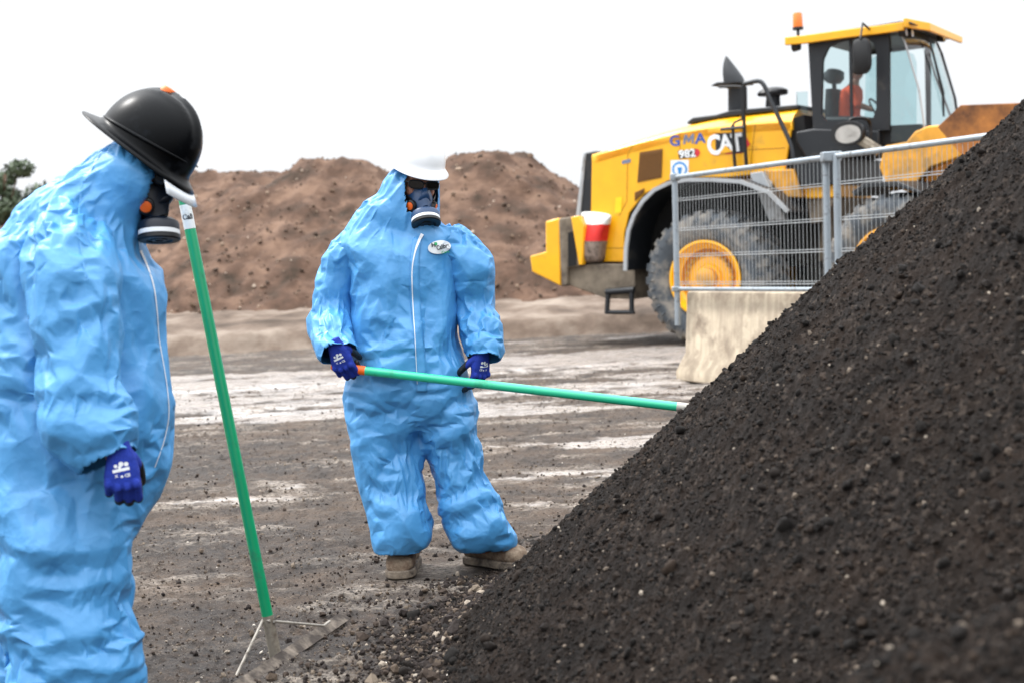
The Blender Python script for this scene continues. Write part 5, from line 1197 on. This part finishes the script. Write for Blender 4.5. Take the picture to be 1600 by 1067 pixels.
# roof
rf = [(115, 208), (245, 196), (760, 128), (905, 105), (1215, 150), (1266, 153), (1215, 170), (1120, 166), (905, 128), (760, 160), (245, 222), (115, 228)]
build('roof', pz([(240, 192), (760, 118), (880, 98), (945, 104), (975, 118), (900, 122), (760, 140), (245, 205)], CV0 - .08, CV1 + .12, C2, plane=CV0 - .1), CHAR, cab, bevel=.01)
ru = [np.array(uz(LP(*C2(*p), CV0 - .1))) for p in ((115, 218), (245, 209), (760, 144), (905, 117), (1215, 160))]
build('roof_trim', join(ribbon([(115, 208), (245, 196), (500, 160), (760, 128), (905, 106)], CV0 - .12, CV0 - .04, .10, C2, plane=CV0 - .1), extrude(np.array([LW(ru[3][0], CV0 - .12, ru[3][1] + .06), LW(ru[3][0], CV0 - .12, ru[3][1] - .05), LW(ru[3][0] + .16, CV0 + .3, ru[3][1] - .07), LW(ru[3][0] + .16, CV0 + .3, ru[3][1] + .03)]), EU * .04),
    extrude(np.array([LW(ru[3][0] + .16, CV0 + .3, ru[3][1] + .03), LW(ru[3][0] + .16, CV0 + .3, ru[3][1] - .07), LW(ru[3][0] + .16, CV1 + .1, ru[3][1] - .08), LW(ru[3][0] + .16, CV1 + .1, ru[3][1] + .0)]), EU * .04)), YEL, cab, bevel=.008)
build('headliner', pz([(250, 212), (760, 146), (870, 132), (870, 166), (800, 165), (300, 240)], CV0 + .0, CV1, C2, plane=CV0), CHAR, cab)
def lamp(x, y, v, r=.06, d=None):
    o = LP(*C2(x, y), v); d = EU if d is None else d
    h = build('work_lamp', lathe([(0, -.09), (r * .8, -.08), (r, 0), (r * .9, .012)], o, d, 16), BLK, cab, smooth=40); build('lamp_glass', lathe([(r * .88, .008), (0, .012)], o, d, 16), mat('lamp_lens', 'b9bec2', .15), h)
lamp(172, 270, CV0, .07, -EU); lamp(920, 172, CV0 - .02, .06); lamp(960, 180, CV0 + .1, .06); lamp(1172, 205, CV1 - .3, .07)
bo = LP(*C2(200, 158), CV0 + .3)
bs = build('beacon_base', lathe([(.0, 0), (.07, 0), (.07, .03), (0, .03)], bo, EZ, 16), CHAR, cab); build('beacon', lathe([(.066, .03), (.066, .04), (.060, .20), (.052, .215), (0, .22)], bo, EZ, 20), mat('beacon_amber', 'f07a10', .25, coat=.5), bs, smooth=40)
build('beacon_stem', tube([bo, bo - EZ * .16], .02, 8), CHAR, bs)
# mirrors
mo = LP(*C2(620, 330), CV0 - .35)
def mirror(o, w_, h_, name, arm):
    V, F = rings([ell_ring(o + EV * d, EU * w_ * s_, EZ * h_ * s_, 24, 3.5) for d, s_ in ((.0, .8), (.02, 1), (.06, 1), (.09, .7))]); m_ = build(name, (V, F), BLK, cab, smooth=40); build('mirror_arm', tube(arm, .014, 8), BLK, m_); return m_
mirror(mo, .115, .21, 'mirror', [mo + EZ * .2, mo + EZ * .40 + EV * .1, LP(*C2(700, 175), CV0 - .05)])
mirror(LP(*C2(612, 410), CV0 - .30), .10, .08, 'wide_mirror', [LP(*C2(612, 410), CV0 - .30), LP(*C2(615, 360), CV0 - .30)])
lo_ = LP(*C2(530, 850), .1)
ml = build('side_lamp', rings([ell_ring(lo_ + FV * d, FU * .24 * s_, EZ * .15 * s_, 24, 2.4) for d, s_ in ((.14, .4), (.08, .9), (.0, 1), (-.02, .96))]), BLK, cab, smooth=40)
build('lamp_glass', rings([ell_ring(lo_ - FV * .022 + FU * .02 - EZ * .01, FU * .18 * s_, EZ * .11 * s_, 24, 2.2) for s_ in (1, .1)]), mat('lamp_white', 'd9d6d0', .3), ml, smooth=40)
build('lamp_arm', join(tube(smooth_path([LP(*C2(540, 800), .15), LP(*C2(560, 752), .15), LP(*C2(650, 750), .2), LP(*C2(680, 790), .3), LP(*C2(682, 900), .3)], 4), .022, 8)), BLK, ml)
ga = [LP(*C2(600, 880), .15), LP(*C2(740, 968), .15)]
build('grab_beam', tube(ga, .065, 8), mat('beige_steel', 'a89f8e', .7, dirt='5a5046', dirt_amt=.4, dscale=8), cab, smooth=40)
build('cab_box', pz([(262, 570), (190, 575), (190, 700), (262, 720)], CV0 + .3, CV0 + .32, C2), GLS, cab)
# seat, wheel and operator inside
sv = 1.3
def IP(x, y, v=sv): return LP(*C2(x, y), v)
st = build('seat', join(rings([ell_ring(IP(445, y, sv + .02), EU * w_, EV * .24, 20, 3) for y, w_ in ((560, .07), (620, .08), (700, .09), (760, .08))]), rings([ell_ring(IP(x, 770, sv), EZ * .07, EV * .25, 20, 3) for x in (430, 500, 590)])), CHAR, cab, smooth=60)
build('headrest', rings([ell_ring(IP(440, y, sv), EU * w_, EV * .16, 20, 2.6) for y, w_ in ((425, .06), (445, .12), (490, .12), (515, .06))]), CHAR, st, smooth=60)
build('headrest_stem', tube([IP(440, 510), IP(445, 580)], .03, 8), CHAR, st)
build('steering_wheel', join(tube([IP(735, 700) + (FU * .0 + EV * math.cos(t) * .19 + (EU * -.5 + EZ * .86) * math.sin(t) * .19) for t in np.linspace(0, 6.283, 20)], .014, 6, caps=False), tube([IP(735, 700), IP(760, 840)], .03, 8)), BLK, cab)
op = thing('person', IP(540, 860), 'machine operator in an orange high visibility shirt seated inside the loader cab', 'person')
def I_(x, y, v=0): return IP(x, y, sv + v)
bshape = voxel(join(rings([ell_ring(I_(x, y), EU * a_, EV * b__, 20, 2.3) for x, y, a_, b__ in ((540, 770, .13, .18), (545, 700, .13, .18), (555, 620, .14, .20), (560, 560, .12, .21), (568, 530, .07, .10), (580, 500, .055, .06))]), ellipsoid(I_(596, 432), (.085, .085, .12)), ellipsoid(I_(622, 440), (.03, .02, .03)),
    tube([I_(560, 560, -.2), I_(600, 660, -.26), I_(690, 690, -.18)], [.06, .05, .035], 12, round_ends=True), tube([I_(560, 560, .2), I_(600, 660, .26), I_(690, 690, .18)], [.06, .05, .035], 12, round_ends=True), tube([I_(540, 770, -.1), I_(680, 780, -.14), I_(720, 900, -.14)], [.09, .08, .05], 12, round_ends=True), tube([I_(540, 770, .1), I_(680, 780, .14), I_(720, 900, .14)], [.09, .08, .05], 12, round_ends=True)), .016, 3)
opb = build('body', bshape, [SKIN, mat('orange_shirt', 'e8501e', .8, var=.1), CHAR], op, smooth=180)
c_ = np.array([bshape[0][list(q)].mean(0) for q in bshape[1]]); zb = I_(560, 535)[2]; zl = I_(560, 765)[2]
hand_ = ((c_ - O0) @ EU) > uz(I_(668, 690))[0]
opb.data.polygons.foreach_set('material_index', np.where(c_[:, 2] > zb, 0, np.where(c_[:, 2] < zl, 2, np.where(hand_, 0, 1))).astype(np.int32))
build('hair', ellipsoid(I_(588, 418) , (.09, .09, .10)), mat('dark_hair', '17110d', .8), op, smooth=180)
# --- exhaust, air intake, ladder rails
ev = 1.0
def XP(x, y, v=ev): return LP(*C3(x, y), v)
def stack(x0, x1, y, v=ev): 
    p, q = XP(x0, y, v), XP(x1, y, v); c = (p + q) / 2; r = np.linalg.norm(((q - p) @ EU)) / 2; return ell_ring(c, EU * r, EV * r * .8, 24, 2.2)
ex = build('exhaust', rings([stack(704, 848, 470), stack(704, 846, 300), stack(690, 838, 285)]), CHAR, ld, smooth=40)
build('exhaust_fin', rings([stack(672, 832, 262), stack(666, 815, 220), stack(661, 790, 180), stack(660, 762, 140), stack(664, 732, 100), stack(672, 704, 62), stack(680, 688, 42)]), CHAR, ex, smooth=60)
build('exhaust_plate', pz([(622, 288), (672, 262), (842, 250), (842, 262), (700, 274)], ev - .25, ev + .25, C3, plane=ev), CHAR, ex)
ai = build('air_intake', rings([stack(998, 1112, 440, 1.2), stack(1004, 1108, 372, 1.2), stack(1000, 1112, 358, 1.2)]), CHAR, ld, smooth=40)
build('intake_cap', rings([stack(945, 1165, 352, 1.2), stack(936, 1170, 335, 1.2), stack(950, 1165, 315, 1.2), stack(985, 1130, 296, 1.2), stack(1020, 1100, 290, 1.2)]), BLK, ai, smooth=40)
rl = lambda pts, r=.02, v=.46: tube(smooth_path([XP(*p, v) for p in pts], 3), r, 8)
build('ladder_rails', join(rl([(826, 250), (826, 560), (845, 930)], .024), rl([(628, 288), (790, 285), (808, 330), (812, 540)], .016), rl([(736, 590), (745, 800), (756, 935)], .022), rl([(812, 540), (750, 570), (736, 600)], .016)), BLK, ld, smooth=60)
for a, y, b__, y2 in ((642, 624, 828, 606), (720, 935, 862, 925)): build('ladder_step', tube([XP(a, y, .44), XP(b__, y2, .44)], .022, 6), BLK, ld)
build('handrail', rl([(826, 262), (935, 240), (985, 275), (1040, 400), (1120, 570), (1200, 750), (1222, 870)], .03, .40), mat('rail_dark', '2a2d31', .4), ld, smooth=60)
# gap behind hood: a black block stands in for the shade in it
build('gap_shade', pz([(742, 330), (775, 320), (790, 480), (722, 480)], HV + .05, HV1, C1), INNER, ld)
# --- lift arms and bucket on the front frame
def FP(px, py, v): r = ray(px, py); o = cF + FV * v; t = ((o - CAM) @ FV) / (r @ FV); return CAM + r * t
def fpz(poly, v0, v1, plane=None):
    pl = v0 if plane is None else plane; P = np.array([FP(x, y, pl) + FV * (v0 - pl) for x, y in poly]); return extrude(P, FV * (v1 - v0))
arm_ = [(1378, 228), (1412, 222), (1425, 206), (1446, 197), (1475, 195), (1520, 200), (1560, 214), (1600, 240), (1640, 300), (1600, 320), (1540, 262), (1500, 245), (1450, 262), (1425, 290), (1385, 300), (1370, 262)]
build('lift_arm', fpz(arm_, .45, .60, .4), YELD, ld, bevel=.02); build('lift_arm', fpz(arm_, 1.9, 2.05, .4), YELD, ld, bevel=.02)
fr_b = [(1372, 230), (1468, 222), (1480, 262), (1500, 330), (1450, 372), (1400, 300), (1372, 290)]
build('front_frame', fpz(fr_b, .72, 1.8, .5), YELD, ld, bevel=.02)
build('front_fender', fpz([(1330, 300), (1352, 285), (1400, 283), (1440, 300), (1446, 306), (1400, 292), (1352, 294), (1334, 308)], -.05, .65, -.05), CHAR, ld, bevel=.01)
bp_ = [FP(1470, 197, .2), FP(1503, 165, .2), FP(1700, 160, .2), FP(1720, 240, .2)]
b2 = []
Vb = np.array(bp_ + [p + FV * 2.9 * 1 for p in bp_])
build('bucket', fpz([(1468, 199), (1504, 165), (1640, 160), (1720, 300), (1560, 330), (1520, 260)], -.25, -.20, -.2), RUST, ld, bevel=.01)
build('bucket', fpz([(1468, 199), (1504, 165), (1640, 160), (1720, 300), (1560, 330), (1520, 260)], 2.8, 2.85, -.2), RUST, ld, bevel=.01)
build('bucket_back', fpz([(1468, 199), (1504, 165), (1640, 160), (1640, 166), (1508, 171), (1476, 201), (1526, 262), (1565, 326), (1560, 330), (1520, 260)], -.20, 2.8, -.2), RUST, ld)
build('tilt_cylinder', tube([FP(1440, 258, 1.2), FP(1520, 215, 1.2), FP(1600, 215, 1.2)], [.09, .07, .05], 12), CHAR, ld, smooth=50)
# --- lettering and decals
def decal(shape, cx, cy, rot, mt, v=HV - .008, parent=None, name='lettering', slant=0.0):
    V, F = shape; ca, sa = math.cos(rot), math.sin(rot); out = []
    for x, y, z in V:
        x = x + y * slant; out.append(LP(cx + x * ca + y * sa, cy - (y * ca - x * sa), v))
    return build(name, (np.array(out), F), mt, parent or side_p)
side_p = [o for o in bpy.data.objects if o.name.startswith('side_panel')][0]
BLUE = mat('decal_blue', '1557ad', .4); DK = mat('decal_dark', '20242a', .4); RED = mat('decal_red', 'd4303c', .4); WD = mat('decal_white', 'f3f5f7', .4); STEELG = mat('decal_grey', '6f7d96', .4)
rt_ = R(-7)
P_ = lambda pts: (np.array([(x, -y, 0) for x, y in pts], float), [tuple(range(len(pts)))])
decal(text_shape('G', 23, .5, width=15), 1054, 220.5, rt_, BLUE); decal(P_([(1067, 226), (1069.5, 211), (1073, 210.6), (1076, 218), (1081, 209.8), (1084.5, 209.4), (1084, 224.4), (1080.6, 224.8), (1081, 215.5), (1077, 222.6), (1074.6, 222.9), (1072.2, 216.6), (1070.6, 225.7)]), 0, 0, 0, STEELG, HV - .009, name='lettering'); decal(text_shape('A', 22, .5, width=18), 1094, 216.5, rt_, BLUE, slant=.1)
decal(P_([(1131, 242), (1160, 240), (1172, 226), (1163, 208), (1150, 207), (1150, 232), (1140, 238)]), 0, 0, 0, RED, HV - .005, name='decal')
decal(P_([(1118, 209), (1164, 207), (1164, 239), (1150, 240), (1118, 238)]), 0, 0, 0, DK, HV - .007, name='decal')
decal(text_shape('C', 42, 1.6, width=21), 1115.5, 227, rt_, WD, HV - .012); decal(text_shape('A', 37, 1.2, width=24), 1134, 224, rt_, WD, HV - .013); decal(text_shape('T', 38, 1.4, width=18), 1151.5, 223, rt_, WD, HV - .014)
decal(P_([(1124, 240), (1133.5, 228), (1145, 238)]), 0, 0, 0, YEL, HV - .018, name='decal')
decal(P_([(1086, 234), (1091, 233), (1094, 239), (1091, 245), (1086, 246)]), 0, 0, 0, RED, HV - .007, name='decal')
decal(P_([(1059, 236), (1088, 233), (1088, 246), (1061, 249)]), 0, 0, 0, DK, HV - .006, name='decal')
decal(text_shape('982', 17, .5, width=26), 1073.5, 240.5, rt_, WD, HV - .012)
dc = decal(P_([(1048, 251), (1076, 250.5), (1076, 278), (1048, 279)]), 0, 0, 0, WD, HV - .008, name='decal')
disc_ = lambda r, cx, cy, n_=24: P_([(cx + r * math.cos(a), cy + r * math.sin(a)) for a in np.linspace(0, 6.283, n_, endpoint=False)])
LBL = mat('decal_lightblue', '2f8fd6', .4)
decal(disc_(11.8, 1062, 265), 0, 0, 0, LBL, HV - .011, dc, 'symbol'); decal(disc_(8.8, 1062, 265.5), 0, 0, 0, WD, HV - .014, dc, 'symbol')
decal(P_([(1058, 262), (1066, 262), (1065, 266), (1064, 271), (1066, 276), (1058, 276), (1060, 271), (1059, 266)]), 0, 0, 0, LBL, HV - .017, dc, 'symbol')
decal(P_([C1(270, 447), C1(294, 442), C1(294, 452), C1(270, 457)]), 0, 0, 0, STEELG, HV - .008, name='decal')
decal(P_([C1(252, 550), C1(270, 548), C1(268, 592), C1(250, 594)]), 0, 0, 0, mat('decal_yellow', 'ffd21e', .4), HV - .008, name='decal')

# --- sack lying on the bumper beam
def BGP(x, y, v): return LP(*C1(x, y), v)
sk = []
for y, x0, x1, dpt in ((586, 158, 242, .02), (598, 160, 240, .05), (612, 162, 236, .08), (624, 163, 233, .11), (638, 165, 229, .13), (652, 165, 225, .15), (670, 164, 222, .16), (690, 164, 218, .17), (722, 163, 218, .17), (731, 168, 212, .10)):
    p, q = BGP(x0, y, .45), BGP(x1, y + (8 if y < 600 else 0), .45); sk.append(ell_ring((p + q) / 2, (q - p) / 2, EV * dpt, 32, 3))
V, F = rings(sk); V = V + vnormals(V, F) * (.035 * fbm(V, 6, 3))[:, None]
sz0, sz1 = BGP(165, 640, .45)[2], BGP(215, 680, .45)[2]
sack = build('sack', (V, F), [mat('sack_white', 'dfe0dc', .6), mat('sack_red', 'd3261f', .6), mat('sack_brown', '8d7c70', .7, dirt='4c4038', dirt_amt=.5, dscale=12)], smooth=180)
md = sack.modifiers.new('s', 'SUBSURF'); md.levels = 2; md.render_levels = 2
zc = np.array([V[list(q)].mean(0)[2] for q in F]); zs = sorted([r_.mean(0)[2] for r_ in sk], reverse=True)
sack.data.polygons.foreach_set('material_index', np.where(zc > BGP(190, 622, .45)[2], 0, np.where(zc > BGP(190, 668, .45)[2], 1, 2)).astype(np.int32))
tag(sack, 'white and red plastic sack propped on the rear bumper of the yellow loader', 'sack')

# ================================================================== CONCRETE BARRIER WITH MESH FENCE
FD = nrm([-.416, .909, 0]); FN = np.array([FD[1], -FD[0], 0]); FN = FN if FN @ CR < 0 else -FN     # FN: towards the camera side (left)
F0_ = W(1080, 455, 14.2)
def XF(s, n_, z): return np.array([F0_[0], F0_[1], 0]) - FD * s + FN * n_ + EZ * z
zt_ = F0_[2]
CONC = mat('concrete', 'b6a893', .85, dirt='77695a', dirt_amt=.42, dscale=4, var=.12, vscale=9, bump=.3, bscale=40)
n, l, b = nodes(CONC)
tc = n.new('ShaderNodeTexCoord'); mp = n.new('ShaderNodeMapping'); mp.inputs['Scale'].default_value = (6, 6, .45); nzc = n.new('ShaderNodeTexNoise'); nzc.inputs['Scale'].default_value = 2.2; nzc.inputs['Detail'].default_value = 6
l.new(tc.outputs['Object'], mp.inputs[0]); l.new(mp.outputs[0], nzc.inputs['Vector']); rp = n.new('ShaderNodeValToRGB'); rp.color_ramp.elements[0].position = .42; rp.color_ramp.elements[1].position = .62
l.new(nzc.outputs['Fac'], rp.inputs[0]); mm = n.new('ShaderNodeMix'); mm.data_type = 'RGBA'; old = b.inputs['Base Color'].links[0].from_socket; l.new(old, mm.inputs[6]); mm.inputs[7].default_value = hexc('8d7f6e')
ml_ = n.new('ShaderNodeMath'); ml_.operation = 'MULTIPLY'; ml_.inputs[1].default_value = .6; l.new(rp.outputs[0], ml_.inputs[0]); l.new(ml_.outputs[0], mm.inputs[0]); l.new(mm.outputs[2], b.inputs['Base Color'])
for i, (s0, lab) in enumerate(((.05, 'concrete barrier with flared foot at the open end of the mesh fence'), (3.08, 'concrete barrier under the nearer fence panel, mostly hidden by the dark heap'))):
    prf = [(.25, 0), (.25, .09), (.13, .27), (.085, zt_ - .02), (.07, zt_), (-.07, zt_), (-.085, zt_ - .02), (-.13, .27), (-.25, .09), (-.25, 0)]
    P = np.array([XF(s0, n_, z) for n_, z in prf]); o = build('concrete_barrier', extrude(P, -FD * 3.0), CONC, None, bevel=.012); tag(o, lab, 'barrier', 'concrete barriers under the fence')
GAL = mat('galvanised_steel', '9aa3aa', .45, metal=.55, dirt='6d6a64', dirt_amt=.25, dscale=12)
PLN = .155
for i, (s0, s1) in enumerate(((0.02, 2.44), (2.58, 5.0))):
    lab = 'galvanised mesh fence panel in front of the rear wheel of the loader' if i == 0 else 'galvanised mesh fence panel running behind the dark heap towards the loader bucket'
    fp_ = thing('fence_panel', XF(s0, PLN, zt_), lab, 'fence panel', 'mesh fence panels on the barrier')
    z1 = 2.0; z0 = zt_ + .01; lean = .045
    def q(s, z): return XF(s, PLN + .02 - lean * (z - z0), z) + FD * (z - z0) * .035
    for s in (s0, s1): build('post', tube([q(s, z0 - .34), q(s, z1 + .01)], .030 if True else .02, 12), GAL, fp_, smooth=60)
    build('rail', tube([q(s0, z1), q(s1, z1)], .024, 12), GAL, fp_, smooth=60); build('rail', tube([q(s0, z0 + .02), q(s1, z0 + .02)], .020, 12), GAL, fp_, smooth=60)
    wz = [tube([q(s, z0), q(s, z1)], .0020, 5) for s in np.arange(s0 + .05, s1 - .02, .055)]
    for f in (.06, .30, .53, .79): wz += [tube([q(s0, z0 + (z1 - z0) * f), q(s1, z0 + (z1 - z0) * f)], .004, 5), tube([q(s0, z0 + (z1 - z0) * f + .022), q(s1, z0 + (z1 - z0) * f + .022)], .003, 5)]
    build('mesh', join(*wz), mat('mesh_wire', 'a6aaac', .5, metal=.3), fp_)
    if i == 0:
        build('clamp', join(box(q(s0, z0 + .02), (.10, .09, .05)), box(q(s0, z1 - .0), (.09, .09, .07))), GAL, fp_, bevel=.008)
        build('clamp', box((q(s1, z1) + q(s1 + .14, z1)) / 2, (.16, .12, .08)), GAL, fp_, bevel=.008)
